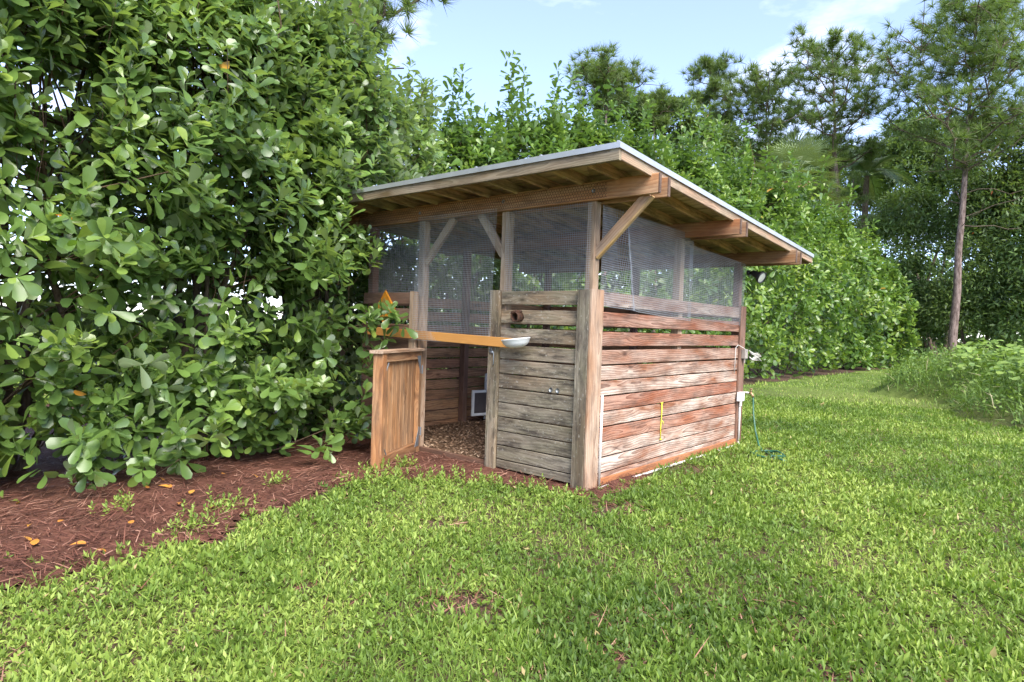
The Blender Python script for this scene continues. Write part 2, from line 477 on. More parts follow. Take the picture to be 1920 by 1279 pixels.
# the strip of bed along the far hedge
g = MB()
ys = np.arange(6.3, 41, .6)
for y in ys:
    e = np.interp(y, [7, 12, 20, 30, 41], [-3.3, -3.6, -3.45, -3.1, -2.8]) + random.uniform(-.25, .25)
    g.v.append((-8.2, y, .006)); g.v.append((e, y, .006))
for k in range(len(ys) - 1): g.f.append((2 * k, 2 * k + 1, 2 * k + 3, 2 * k + 2))
MAT['litter'] = simple_mat('leaf_litter', (.105, .066, .046), .95, 0, .1, .5, 9, (.045, .030, .022), .6)
far_bed = g.build('hedge_strip', MAT['litter']); tag(far_bed, kind='structure')

# ------------------------------------------------------------------ the shed
shed = thing('animal_shed', 'open sided wooden animal shed with slatted lower walls, wire mesh and sloping metal roof', 'shed', (0, 0, 0))
W_X = -3.30      # left wall
W_Y = 3.68       # back wall
WALL_H = 1.80

def plank(name, p0, p1, width, thick, mat, parent=shed, side=(0, 0, 1), tint=None, cham=.004, label=None, jitter=0.0):
    """a sawn board from p0 to p1 (centre line); local x = length, local z = 'side' = width"""
    p0 = Vector(p0); p1 = Vector(p1); X = (p1 - p0); L = X.length; X.normalize()
    Z = Vector(side); Z = (Z - X * Z.dot(X)).normalized(); Y = Z.cross(X)
    w, h, c = width / 2, thick / 2, cham
    prof = [(-h + c, -w), (h - c, -w), (h, -w + c), (h, w - c), (h - c, w), (-h + c, w), (-h, w - c), (-h, -w + c)]
    m = MB()
    m.quadstrip([[(x, y, z) for y, z in prof] for x in (0, L)])
    o = m.build(name, mat, None)
    Mx = Matrix.Identity(4)
    for i in range(3):
        Mx[i][0] = X[i]; Mx[i][1] = Y[i]; Mx[i][2] = Z[i]; Mx[i][3] = p0[i]
    if jitter:
        Mx = Mx @ Matrix.Rotation(random.uniform(-jitter, jitter), 4, 'Y') @ Matrix.Rotation(random.uniform(-jitter, jitter) * 4, 4, 'X')
    o.matrix_local = Mx
    o.parent = parent
    if tint is None:
        k = random.uniform(.85, 1.15); tint = (k, k * random.uniform(.95, 1.04), k * random.uniform(.92, 1.06))
    o.color = (*tint, 1)
    if label: o['label'] = label
    return o

# heights of the horizontal boards, top to bottom (bottom edge, top edge)
ROWS = []
z = WALL_H
for gap in (.052, .050, .036, .015, .013, .011, .010, .011, .010, .011, .010, .0):
    ROWS.append((z - .1315, z)); z -= .1315 + gap
ROWS[-1] = (.045, ROWS[-1][1])
SIDE_PALE = [.8, .40, .35, .60, .75, .95, .35, 1.0, .40, .95, 1.0, .85]
SIDE_TINT = [(.95, .95, .95), (1.0, .80, .72), (1.02, .84, .76), (1.05, .98, .92), (1.0, .95, .90), (1.1, 1.05, 1.0), (1.15, .80, .62), (1.15, 1.08, 1.0), (1.2, .88, .68), (1.1, 1.05, 1.0), (1.2, 1.15, 1.12), (1.1, 1.05, 1.0)]
for k, (a, b) in enumerate(ROWS):
    zc = (a + b) / 2; w = b - a
    # right wall, outer face at x = 0
    plank('plank', (-.018, .165, zc + random.uniform(-.003, .003)), (-.018, 3.50, zc), w, .034, MAT['wall'], tint=SIDE_TINT[k], jitter=.0012).color[3] = SIDE_PALE[k]
    # front panel right of the doorway
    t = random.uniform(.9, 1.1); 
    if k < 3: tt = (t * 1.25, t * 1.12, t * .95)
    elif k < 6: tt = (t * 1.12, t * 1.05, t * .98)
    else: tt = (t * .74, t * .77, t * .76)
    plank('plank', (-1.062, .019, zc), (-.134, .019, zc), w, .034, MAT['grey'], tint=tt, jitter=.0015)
    # front panel left of the doorway
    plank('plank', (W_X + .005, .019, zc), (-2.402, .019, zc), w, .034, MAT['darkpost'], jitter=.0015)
    # left wall, back wall (gaps stay open here and there)
    gp = .004 if k < 8 else 0
    plank('plank', (W_X + .018, .06, zc), (W_X + .018, 1.66, zc), w - gp, .034, MAT['inner'], jitter=.002)
    plank('plank', (W_X + .018, 1.67, zc), (W_X + .018, W_Y - .02, zc), w - gp, .034, MAT['inner'], jitter=.002)
    plank('plank', (W_X + .04, W_Y - .018, zc), (-1.60, W_Y - .018, zc), w - gp, .034, MAT['inner'], jitter=.002)
    plank('plank', (-1.59, W_Y - .018, zc), (-.04, W_Y - .018, zc), w - gp, .034, MAT['inner'], jitter=.002)
# vertical trim boards of the lower walls
plank('trim_board', (-1.126, -.020, .03), (-1.126, -.020, WALL_H + .01), .128, .038, MAT['grey'], side=(1, 0, 0), tint=(1.12, 1.06, .95))
plank('trim_board', (-.068, -.020, .012), (-.068, -.020, WALL_H + .005), .130, .038, MAT['grey'], side=(1, 0, 0), tint=(.62, .61, .58))
plank('trim_board', (.013, .063, .0), (.013, .063, WALL_H + .012), .198, .026, MAT['post'], side=(0, 1, 0), tint=(.74, .58, .50))
plank('trim_board', (.013, 3.585, -.01), (.013, 3.585, WALL_H + .02), .17, .028, MAT['darkpost'], side=(0, 1, 0), tint=(1.05, .95, .92))
plank('trim_board', (-2.345, -.022, .02), (-2.345, -.022, WALL_H + .008), .112, .038, MAT['post'], side=(1, 0, 0), tint=(.95, .85, .76))
plank('trim_board', (-2.2475, .03, .02), (-2.2475, .03, 1.34), .030, .10, MAT['post'], side=(1, 0, 0), tint=(.75, .62, .52))
plank('base_board', (.010, .165, .022), (.010, 3.50, .026), .125, .020, MAT['skirt'], tint=(1, 1, 1))
plank('threshold_board', (-2.24, .03, .03), (-1.19, .03, .03), .10, .04, MAT['darkpost'], tint=(.8, .75, .7))

# posts
def post(x, y, z0, z1, s=.09, mat='post', tint=None):
    return plank('post', (x, y, z0), (x, y, z1), s, s, MAT[mat], side=(1, 0, 0), tint=tint, cham=.006)
def beam_z(y): return 2.598 - .058 * y
post(-1.083, .082, 0, 2.60); post(-.062, .082, 0, 2.60); post(-2.315, .082, 0, 2.60); post(W_X + .083, .082, 0, 2.60, mat='darkpost', tint=(1.3, 1.1, 1))
post(-.082, 1.86, 0, beam_z(1.85), tint=(.95, .9, .8)); post(W_X + .083, 1.70, 0, beam_z(1.85), mat='darkpost', tint=(.9, .85, .85))
post(-.075, W_Y - .085, 0, beam_z(3.7), mat='darkpost', tint=(1.3, 1.1, 1.0)); post(W_X + .083, W_Y - .085, 0, beam_z(3.7), mat='darkpost')
post(-1.60, W_Y - .085, 0, beam_z(3.7), mat='darkpost')
# beams: doubled boards clasping the posts, overhanging both ends
BX0, BX1 = -3.92, .608
for y, hh, m, tn in ((0.0, .165, 'warm', (1.12, .93, .76)), (1.80, .16, 'warm', (.78, .60, .50)), (3.70, .16, 'warm', (.62, .55, .45))):
    zb = beam_z(y)
    plank('beam', (BX0, y + .016, zb + hh / 2), (BX1, y + .016, zb + hh / 2), hh, .038, MAT[m], tint=tn)
    for ye, xe, dz in ((y + .016, BX1, 0), (y + .148, BX1 + .015, -.012)):     # dark weathered end grain
        plank('beam_end', (xe + .0005, ye, zb + hh / 2 + dz), (xe + .010, ye, zb + hh / 2 + dz), hh - .004, .036, MAT['darkpost'], tint=(.42, .42, .42))
    plank('beam', (BX0, y + .148, zb + hh / 2 - .012), (BX1 + .015, y + .148, zb + hh / 2 - .012), hh, .038, MAT[m], tint=tuple(.8 * a for a in tn))
# knee braces
def brace(p0, p1, w=.088, tint=None, label=None): plank('brace', p0, p1, w, .04, MAT['post'], side=(0, 0, 1), tint=tint, label=label)
brace((-2.27, .075, 2.13), (-1.84, .075, 2.60)); brace((-1.12, .075, 2.17), (-1.46, .075, 2.62))
brace((-.03, .075, 2.13), (.485, .075, 2.615), .085, (.86, .68, .54))
plank('brace', (-.004, .075, 2.092), (.524, .075, 2.590), .022, .044, MAT['post'], tint=(1.30, 1.12, .62), label='pale yellow fresh edge of the right front brace')
# roof: slope follows y; z of the roof's upper face
def roof_z(y): return 2.895 - .058 * (y + .546)
RX0, RX1, RY0, RY1 = -3.95, .545, -.53, 4.66
def slab(name, x0, x1, y0, y1, top, bot, mat, color=(1, 1, 1)):
    m = MB()
    m.quadstrip([[(x0, y, roof_z(y) - bot), (x1, y, roof_z(y) - bot), (x1, y, roof_z(y) - top), (x0, y, roof_z(y) - top)] for y in (y0, y1)])
    o = m.build(name, mat, shed); o.color = (*color, 1); return o
# metal panels with raised seams, laid side by side
px = RX0
while px < RX1 - .01:
    nx = min(px + .75, RX1 + .004)
    slab('roof_panel', px + .002, nx - .002, RY0 - .014, RY1 + .014, 0.003, .009, MAT['metal'])
    slab('roof_seam', nx - .022, nx - .004, RY0 - .012, RY1 + .012, -.012, .0028, MAT['metal'])
    px = nx
slab('drip_edge', RX0 - .01, RX1 + .016, RY0 - .017, RY0 - .009, .0, .045, MAT['metal'])
slab('drip_edge', RX1 + .006, RX1 + .016, RY0 - .0085, RY1 + .012, .0, .045, MAT['metal'])
# plywood decking sheets under the metal
px = RX0
while px < RX1 - .01:
    nx = min(px + 1.22, RX1)
    for y0, y1 in ((RY0, 1.90), (1.904, RY1)):
        k = random.uniform(.8, 1.15)
        slab('decking_sheet', px + .002, nx - .002, y0, y1, .010, .024, MAT['roofwood'], (k, k * 1.0, k * .9))
    px = nx
# rafters front to back
rx = .215
while rx > RX0:
    zt = .024 + .047
    plank('rafter', (rx, RY0 + .04, roof_z(RY0) - zt), (rx, RY1 - .04, roof_z(RY1) - zt), .092, .038, MAT['roofwood'], tint=(random.uniform(1.05, 1.4), random.uniform(1.0, 1.2), .95))
    rx -= .3765
# fascia boards
plank('fascia_board', (RX0, RY0 + .017, roof_z(RY0) - .084), (RX1, RY0 + .017, roof_z(RY0) - .084), .098, .036, MAT['fascia'], tint=(.40, .42, .30))
plank('fascia_board', (RX1 - .019, RY0 + .038, roof_z(RY0 + .04) - .075), (RX1 - .019, RY1, roof_z(RY1) - .075), .095, .036, MAT['fascia'], tint=(1.1, 1.0, .95))
plank('fascia_board', (RX0, RY1 - .017, roof_z(RY1) - .084), (RX1 - .04, RY1 - .017, roof_z(RY1) - .084), .098, .036, MAT['fascia'], tint=(.7, .7, .6))
plank('fascia_board', (RX0 + .019, RY0 + .038, roof_z(RY0 + .04) - .075), (RX0 + .019, RY1 - .04, roof_z(RY1) - .075), .095, .036, MAT['fascia'], tint=(.9, .9, .8))

# wire mesh: every wire is a thin three-sided rod that follows the sag of the sheet
def wire_mesh(name, O, U, V, N, cell=.0205, rad=.00135, sag=.014, seed=0, fold=None, bottom=None, parent=shed):
    O, U, V, N = map(lambda a: np.asarray(a, float), (O, U, V, N))
    lu, lv = np.linalg.norm(U), np.linalg.norm(V); U = U / lu; V = V / lv
    def pos(u, v):
        d = sag * (fbm(u * 1.7 + seed * 5.1, v * 1.9 + seed) - .5) * 2
        du = .012 * (VN(u * 1.3 + seed, v * 1.3 + 9) - .5)
        if fold is not None:
            fu = fold[0] + fold[1] * v
            d = d + fold[2] * np.exp(-((u - fu) / fold[3]) ** 2)
        vv = v
        if bottom is not None: vv = v + bottom * (u / lu) * (1 - v / lv)
        return O + (u[..., None] + du[..., None]) * U + vv[..., None] * V + d[..., None] * N
    Vs, Fs = [], []; b = 0
    def wires(lines, thick):
        nonlocal b
        L, S = lines.shape[:2]
        tan = nrm(np.gradient(lines, axis=1))
        s1 = nrm(np.cross(tan, N)); s2 = np.broadcast_to(N, s1.shape)
        ring = np.stack([lines + thick * (math.cos(a) * s1 + math.sin(a) * s2) for a in (0.5, 2.6, 4.71)], 2)
        Vs.append(ring.reshape(-1, 3))
        l, s, k = np.meshgrid(np.arange(L), np.arange(S - 1), np.arange(3), indexing='ij')
        i0 = b + (l * S + s) * 3
        Fs.append(np.stack([i0 + k, i0 + (k + 1) % 3, i0 + 3 + (k + 1) % 3, i0 + 3 + k], -1).reshape(-1, 4))
        b += L * S * 3
    us = np.arange(0, lu, cell); vs_ = np.linspace(0, lv, max(3, int(lv / .25) + 1))
    uu, vv = np.meshgrid(us, vs_, indexing='ij'); wires(pos(uu, vv), rad)
    vs2 = np.arange(0, lv, cell); us2 = np.linspace(0, lu, max(3, int(lu / .22) + 1))
    vv, uu = np.meshgrid(vs2, us2, indexing='ij'); wires(pos(uu, vv), rad)
    o = link(bpy.data.objects.new(name, np_mesh(name, np.concatenate(Vs), np.concatenate(Fs), MAT['wire'], smooth=False)), parent)
    return o
wire_mesh('wire_mesh', (-2.285, -.092, 1.27), (1.13, .035, 0), (0, .05, 1.36), (0, -1, 0), seed=1)
wire_mesh('wire_mesh', (-1.05, .028, 1.78), (1.0, 0, 0), (0, 0, .84), (0, -1, 0), seed=2)
wire_mesh('wire_mesh', (W_X + .05, .030, 1.76), (1.0, 0, 0), (0, 0, .86), (0, -1, 0), seed=3)
wire_mesh('wire_mesh', (.012, .12, 1.675), (0, 1.90, -.02), (0, 0, .90), (1, 0, 0), seed=4, rad=.0016, fold=(.50, -.22, .07, .06), bottom=-.07)
wire_mesh('wire_mesh', (.020, 1.92, 1.625), (0, 1.66, -.055), (0, 0, .80), (1, 0, 0), seed=5)
wire_mesh('wire_mesh', (W_X + .02, .1, 1.75), (0, 3.5, -.0), (0, 0, .72), (-1, 0, 0), seed=6, cell=.030)
wire_mesh('wire_mesh', (W_X + .05, W_Y, 1.75), (3.2, 0, 0), (0, 0, .66), (0, 1, 0), seed=7, cell=.030)

# hexagonal netting stapled over the front beam
def hex_net(O, U, V, s, rad):
    O, U, V = map(np.array, (O, U, V)); lu, lv = np.linalg.norm(U), np.linalg.norm(V); U = U / lu; V = V / lv
    N = np.cross(U, V); segs = []
    dx, dy = s * math.sqrt(3), 1.5 * s
    r = 0; yy = 0
    while yy < lv:
        xx = (dx / 2 if r % 2 else 0)
        while xx < lu:
            c = np.array([xx, yy])
            for a in (0, 1, 2):
                p = c + s * np.array([math.cos(math.radians(30 + 60 * a)), math.sin(math.radians(30 + 60 * a))])
                q = c + s * np.array([math.cos(math.radians(90 + 60 * a)), math.sin(math.radians(90 + 60 * a))])
                segs.append((p, q))
            xx += dx
        yy += dy; r += 1
    S = np.array(segs); S = S[(S[:, :, 1].min(1) >= 0) & (S[:, :, 1].max(1) <= lv) & (S[:, :, 0].max(1) < lu)]
    P = O + S[..., :1] * U + S[..., 1:] * V
    t = nrm(P[:, 1] - P[:, 0]); sd = np.cross(t, N)
    Vv = np.concatenate([np.stack([P[:, e] + rad * sd, P[:, e] - rad * sd, P[:, e] + rad * 1.4 * N], 1) for e in (0, 1)], 1)   # (m,6,3)
    m = len(Vv); base = (np.arange(m) * 6)[:, None]
    F = np.concatenate([base + np.array(f) for f in ((0, 1, 4, 3), (1, 2, 5, 4), (2, 0, 3, 5))])
    link(bpy.data.objects.new('hex_netting', np_mesh('hex_netting', Vv.reshape(-1, 3), F, MAT['darkwire'], smooth=False)), shed)
hex_net((-3.4, -.006, 2.602), (3.52, 0, 0), (0, 0, .158), .0170, .0017)
hex_net((-2.36, .034, 1.83), (.09, 0, 0), (0, 0, .74), .016, .0014)

# half door standing open, hinged on the left door post
hinge = np.array([-2.225, -.035]); free = np.array([-1.800, -.945])
dv = (free - hinge); DL = np.linalg.norm(dv); dv = dv / DL; dn = np.array([-dv[1], dv[0]]); dn = dn if dn[0] > 0 else -dn
def dp(a, b, z): return (hinge[0] + dv[0] * a + dn[0] * b, hinge[1] + dv[1] * a + dn[1] * b, z)
DZ0, DZ1 = .035, 1.15
m = MB(); m.quadstrip([[dp(.02, -.033, z), dp(DL - .02, -.033, z), dp(DL - .02, -.027, z), dp(.02, -.027, z)] for z in (DZ0 + .02, DZ1 - .02)])
door = m.build('door', MAT['door'], shed); door.color = (1, .95, .9, 1)
door['label'] = 'golden brown half door swung open on the doorway\'s left post'
ds = (dv[0], dv[1], 0)
plank('door_stile', dp(DL - .04, .018, DZ0 - .03), dp(DL - .04, .018, DZ1), .085, .105, MAT['door'], door, side=ds, tint=(1.0, .92, .85))
plank('door_stile', dp(.04, .02, DZ0), dp(.04, .02, DZ1), .075, .05, MAT['door'], door, side=ds, tint=(1.15, 1.15, 1.1))
plank('door_rail', dp(.08, .02, DZ1 - .045), dp(DL - .085, .02, DZ1 - .045), .088, .048, MAT['door'], door, tint=(1.1, 1.05, 1.0))
plank('door_rail', dp(.08, .02, DZ0 + .055), dp(DL - .085, .02, DZ0 + .055), .10, .048, MAT['door'], door, tint=(.62, .55, .50))
plank('door_cap', dp(-.005, .01, DZ1 + .016), dp(DL + .03, .01, DZ1 + .016), .145, .03, MAT['post'], door, side=(dn[0], dn[1], 0), tint=(.62, .52, .46))
NP = 9; pw = (DL - .165) / NP
for k in range(NP):
    a = .08 + pw * (k + .5); tn = random.uniform(.88, 1.18)
    plank('door_plank', dp(a, -.012, DZ0 + .107), dp(a, -.012, DZ1 - .091), pw - .006, .026, MAT['door'], door, side=ds, tint=(tn, tn, tn * .97), cham=.006)
def gusset(a, sa, z, sz, size):
    q = MB()
    A, B, Cc = dp(a, .049, z), dp(a + sa * size * .45, .049, z), dp(a, .049, z + sz * size)
    A2, B2, C2 = dp(a, .044, z), dp(a + sa * size * .45, .044, z), dp(a, .044, z + sz * size)
    # an L-shaped zinc bracket with a diagonal web
    q.v.extend([A, B, Cc, A2, B2, C2]); q.f.extend([(0, 1, 2), (5, 4, 3), (0, 3, 4, 1), (1, 4, 5, 2), (2, 5, 3, 0)])
    q.build('corner_brace', MAT['brace'], door)
gusset(.045, 1, DZ1 - .05, -1, .20); gusset(.045, 1, DZ0 + .07, 1, .21)
for z0, sz in ((DZ1 - .095, -1), (DZ0 + .11, 1)):
    q = MB(); q.tube([dp(DL - .088, .046, z0 + sz * .12), dp(DL - .17, .046, z0)], .006, 6); q.build('corner_brace', MAT['brace'], door)
q = MB(); q.tube([dp(.01, .05, DZ1 - .25), dp(.01, .05, DZ1 - .16)], .010, 8); q.build('hinge', MAT['brace'], door)
q = MB(); q.tube([dp(.01, .05, DZ0 + .18), dp(.01, .05, DZ0 + .27)], .010, 8); q.build('hinge', MAT['brace'], door)

# door latch on the panel trim
m = MB()
m.box((-1.165, -.046, 1.175), (-1.115, -.0395, 1.205)); m.tube([(-1.15, -.052, 1.19), (-1.10, -.052, 1.19)], .006, 8)
m.tube([(-1.105, -.052, 1.19), (-1.095, -.055, 1.17), (-1.095, -.055, 1.08), (-1.108, -.052, 1.06)], .004, 6)
m.tube([(-1.150, -.052, 1.205), (-1.146, -.060, 1.235), (-1.128, -.060, 1.235), (-1.122, -.052, 1.205)], .004, 6)
m.build('latch', MAT['brace'], shed, True)
# two bolts through the panel
for bx in (-.415, -.335):
    m = MB(); m.lathe([(0, -.006), (.010, -.005), (.010, 0), (.022, 0), (.022, .003)], 12, Matrix.Translation((bx, -.0015, .878)) @ Matrix.Rotation(math.radians(90), 4, 'X'))
    m.build('bolt', MAT['brace'], shed, True)
for bx, bz in ((-.02, 2.68), (-1.08, 2.69), (-2.31, 2.68)):
    m = MB(); m.lathe([(0, -.010), (.009, -.008), (.009, 0), (.018, 0), (.018, .003)], 12, Matrix.Translation((bx, -.006, bz)) @ Matrix.Rotation(math.radians(90), 4, 'X'))
    m.build('bolt', MAT['brace'], shed, True)

# floor of the shed: bedding chips
m = MB()
nx, ny = 34, 38
for j in range(ny + 1):
    for i in range(nx + 1):
        x = W_X + .036 + (3.30 - .075) * i / nx; y = .055 + (W_Y - .095) * j / ny
        m.v.append((x, y, .055 + .035 * float(fbm(np.array(x * 2.1), np.array(y * 2.1))) * min(1, (y - .0) * 2)))
for j in range(ny):
    for i in range(nx):
        a = j * (nx + 1) + i; m.f.append((a, a + 1, a + nx + 2, a + nx + 1))
MAT['floor'] = simple_mat('bedding_floor', (.17, .105, .065), .9, 0, .1, .5, 30, None, .8)
fl = m.build('bedding_floor', MAT['floor']); tag(fl, kind='structure')

# ------------------------------------------------------------------ things on and round the shed
# orange stained bar across the doorway
bar = plank('wooden_bar', (-3.10, -.062, 1.347), (-.845, -.062, 1.292), .095, .034, MAT['bar'], None, tint=(1, 1, 1))
tag(bar, 'orange stained wooden bar laid across the shed doorway below the mesh', 'bar')
m = MB(); m.tube([(-2.52, -.082, 1.375), (-2.525, -.086, 1.35), (-2.535, -.086, 1.30), (-2.545, -.082, 1.27)], .006, 6)
m.build('hook_strap', MAT['black'], bar, True).matrix_parent_inverse = bar.matrix_world.inverted() if False else bar.matrix_local.inverted()

# shallow white scoop at the bar's right end
sc = Matrix.Translation((-.72, -.165, 1.308)) @ Matrix.Rotation(math.radians(-7), 4, 'Y') @ Matrix.Rotation(math.radians(4), 4, 'X') @ Matrix.Diagonal((.95, .85, 1.35, 1))
m = MB(); m.lathe([(.001, -.040), (.06, -.037), (.105, -.026), (.135, -.006), (.148, .018), (.152, .020), (.150, .026), (.143, .022), (.130, .000), (.10, -.018), (.055, -.028), (.001, -.031)], 32, sc)
scoop = m.build('white_bowl', MAT['white'], None, True)
tag(scoop, 'shallow white plastic bowl fixed at the right end of the orange bar', 'bowl')

# rusty pipe ring bolted to the second slat
rg = Matrix.Translation((-.815, -.002, 1.548)) @ Matrix.Rotation(math.radians(90), 4, 'X')
m = MB(); m.lathe([(.040, 0), (.046, 0), (.048, .09), (.043, .092), (.040, .085), (.040, 0)], 20, rg)
rust = m.build('rusty_pipe', MAT['rust'], None, True)
m = MB(); m.tube([(-.795, -.006, 1.60), (-.83, -.05, 1.603), (-.875, -.062, 1.592), (-.885, -.06, 1.575)], [.012, .014, .012, .006], 8)
m.build('pipe_hook', MAT['rust'], rust, True)
tag(rust, 'short rusty pipe stub sticking out of the second slat of the front panel', 'pipe')

# orange diamond sign on the left panel, faded duck print
sgn = thing('diamond_sign', 'faded orange diamond sign hung on the dark slats left of the doorway', 'sign', (-2.86, -.012, 1.615))
def dia(w, h, y0, y1, mm, name, par, dx=0.0, dz=0.0):
    q = MB(); q.quadstrip([[(dx, y, h + dz), (w + dx, y, dz), (dx, y, -h + dz), (-w + dx, y, dz)] for y in (y0, y1)]); return q.build(name, mm, par)
dia(.178, .215, -.006, .006, MAT['sign'], 'sign_board', sgn)
# raised border
for s in ((0, 1, 1, 0), (1, 0, 0, -1), (0, -1, -1, 0), (-1, 0, 0, 1)):
    q = MB(); a = Vector((s[0] * .165, -.008, s[1] * .20)); bq = Vector((s[2] * .165, -.008, s[3] * .20)); q.tube([a, bq], .0055, 5); q.build('sign_border', MAT['sign'], sgn)
dia(.095, .115, -.0085, -.0065, MAT['signtan'], 'printed_panel', sgn, -.015, .015)
# worn lettering band: loops of a hand-drawn word, mostly worn away
for k, (lx, kind) in enumerate(((-.085, 'D'), (-.040, 'u'), (.000, 'c'), (.042, 'k'))):
    q = MB(); zz = -.035
    if kind == 'D': q.tube([(lx - .014, -.010, zz - .02), (lx - .014, -.010, zz + .035), (lx + .012, -.010, zz + .022), (lx + .016, -.010, zz), (lx - .014, -.010, zz - .02)], .004, 4)
    elif kind == 'u': q.tube([(lx - .014, -.010, zz + .018), (lx - .010, -.010, zz - .014), (lx + .004, -.010, zz - .018), (lx + .012, -.010, zz + .018), (lx + .014, -.010, zz - .02)], .004, 4)
    elif kind == 'c': q.tube([(lx + .014, -.010, zz + .012), (lx, -.010, zz + .018), (lx - .012, -.010, zz), (lx, -.010, zz - .018), (lx + .014, -.010, zz - .012)], .004, 4)
    else: q.tube([(lx - .012, -.010, zz + .036), (lx - .012, -.010, zz - .02), (lx - .010, -.010, zz), (lx + .014, -.010, zz + .018), (lx - .006, -.010, zz + .003), (lx + .014, -.010, zz - .02)], .004, 4)
    q.build('letter', MAT['signink'], sgn)

# white framed animal flap leaning inside by the left wall
pet = thing('pet_door_panel', 'white framed pet door panel standing on the bedding by the inner wall', 'pet door', (-3.10, 1.93, .08))
def frame(w, h, bw, th, par, name, Mx, pane=True):
    for nm, lo, hi in ((name, (0, -th / 2, 0), (bw, th / 2, h)), (name, (w - bw, -th / 2, 0), (w, th / 2, h)), (name, (bw, -th / 2 + .002, 0), (w - bw, th / 2 - .002, bw)), (name, (bw, -th / 2 + .002, h - bw), (w - bw, th / 2 - .002, h))):
        q = MB(); q.box(lo, hi, Mx); q.build(nm, MAT['white'], par)
    if pane:
        q = MB(); q.box((bw, -.004, bw), (w - bw, .004, h - bw), Mx); q.build('flap_pane', MAT['screen'], par)
R90 = Matrix.Rotation(math.radians(90), 4, 'Z')
frame(.38, .66, .055, .035, pet, 'frame_bar', Matrix.Translation((-.02, .13, .02)) @ R90)
q = MB(); q.box((.055, -.016, .30), (.325, .016, .345), Matrix.Translation((-.02, .13, .02)) @ R90); q.build('frame_bar', MAT['white'], pet)
q = MB(); q.tube([(-.0, .19, .60), (-.0, .26, .66)], .009, 6); q.build('corner_strut', MAT['white'], pet)
frame(.40, .36, .036, .025, pet, 'flap_frame', Matrix.Translation((.06, -.23, .10)) @ Matrix.Rotation(math.radians(78), 4, 'Z'))

# white PVC conduit up the corner and along the foot of the right wall
m = MB()
m.tube([(.036, .176, .86), (.036, .176, .02)], .0125, 10)
m.tube([(.036, .176, .02), (.040, .176, -.003), (.075, .176, .012)], .017, 10)
m.tube([(.055, .15, .016), (.062, 1.2, .022), (.058, 2.4, .020), (.050, 3.52, .020)], .0125, 10)
m.tube([(.050, 3.53, .015), (.046, 3.535, .05)], .018, 10)
m.tube([(.044, 3.535, .03), (.044, 3.535, .58)], .0125, 10)
pv = m.build('conduit_pipe', MAT['pvc'], None, True); tag(pv, 'thin white plastic water pipe along the foot of the right wall', 'pipe')
m = MB(); m.box((.028, 3.46, .585), (.075, 3.60, .70)); m.tube([(.051, 3.53, .60), (.051, 3.53, .52)], .018, 8)
bx = m.build('outlet_box', MAT['white'], None); tag(bx, 'white weatherproof outlet box low on the rear corner trim', 'outlet box')
m = MB(); m.box((.03, 3.55, 1.14), (.075, 3.655, 1.26)); m.tube([(.052, 3.60, 1.15), (.052, 3.60, 1.08)], .012, 8)
bx2 = m.build('junction_box', MAT['box'], None); tag(bx2, 'grey brown junction box on the rear corner trim beside the hanging rope', 'junction box')
m = MB(); m.tube([(.02, 3.36, .95), (.02, 3.37, 1.28), (.03, 3.42, 1.315), (.06, 3.52, 1.28), (.08, 3.62, 1.24)], .0045, 6)
for k in range(9):
    a = k / 8.0
    m.tube([(.08, 3.68, 1.245), (.10 + .03 * a, 3.72 + .02 * a, 1.20), (.17 + .07 * a, 3.74 - .04 * a, 1.165 - .05 * a + .06 * (k % 2)), (.10 + .02 * a, 3.72, 1.12), (.085, 3.69, 1.16)], .0065, 5)
rp = m.build('rope_hank', MAT['rope'], None, True); tag(rp, 'hank of white rope hanging from the rear corner of the right wall', 'rope')

# yellow strip tied down the boards
m = MB(); m.tube([(.009, 1.40, .70), (.012, 1.402, .60), (.010, 1.40, .52), (.008, 1.398, .44), (.009, 1.402, .315)], .0055, 5); m.tube([(.008, 1.385, .70), (.010, 1.42, .702)], .008, 5); m.tube([(.010, 1.40, .52), (.022, 1.42, .50), (.02, 1.428, .47)], .005, 5); m.tube([(.009, 1.39, .315), (.012, 1.42, .312)], .007, 5)
yt = m.build('yellow_cord', MAT['yellow'], None, True); tag(yt, 'thin yellow cord stapled vertically across the boards of the right wall', 'cord')

# floodlight under the rear beam
fl_ = thing('floodlight', 'black cone shaped floodlight under the rear end of the roof', 'light', (.02, 3.69, 2.27))
m = MB(); m.lathe([(.0, -.01), (.035, -.01), (.035, .02), (.022, .03), (.0, .03)], 14, Matrix.Rotation(math.radians(90), 4, 'Y')); m.build('mount', MAT['black'], fl_, True)
m = MB(); m.tube([(.02, 0, 0), (.05, -.005, .005), (.075, -.01, -.01)], .014, 8); m.build('swivel_arm', MAT['black'], fl_, True)
LM = Matrix.Translation((.06, -.01, -.0)) @ Matrix.Rotation(math.radians(118), 4, 'Y') @ Matrix.Rotation(math.radians(12), 4, 'X')
m = MB(); m.lathe([(0, 0), (.036, .0), (.042, .05), (.046, .085), (.078, .135), (.080, .165), (.074, .166), (.066, .155)], 22, LM); m.build('lamp_housing', MAT['black'], fl_, True)
m = MB(); m.lathe([(0, .158), (.04, .157), (.066, .154)], 22, LM); m.build('lens', MAT['lens'], fl_, True)

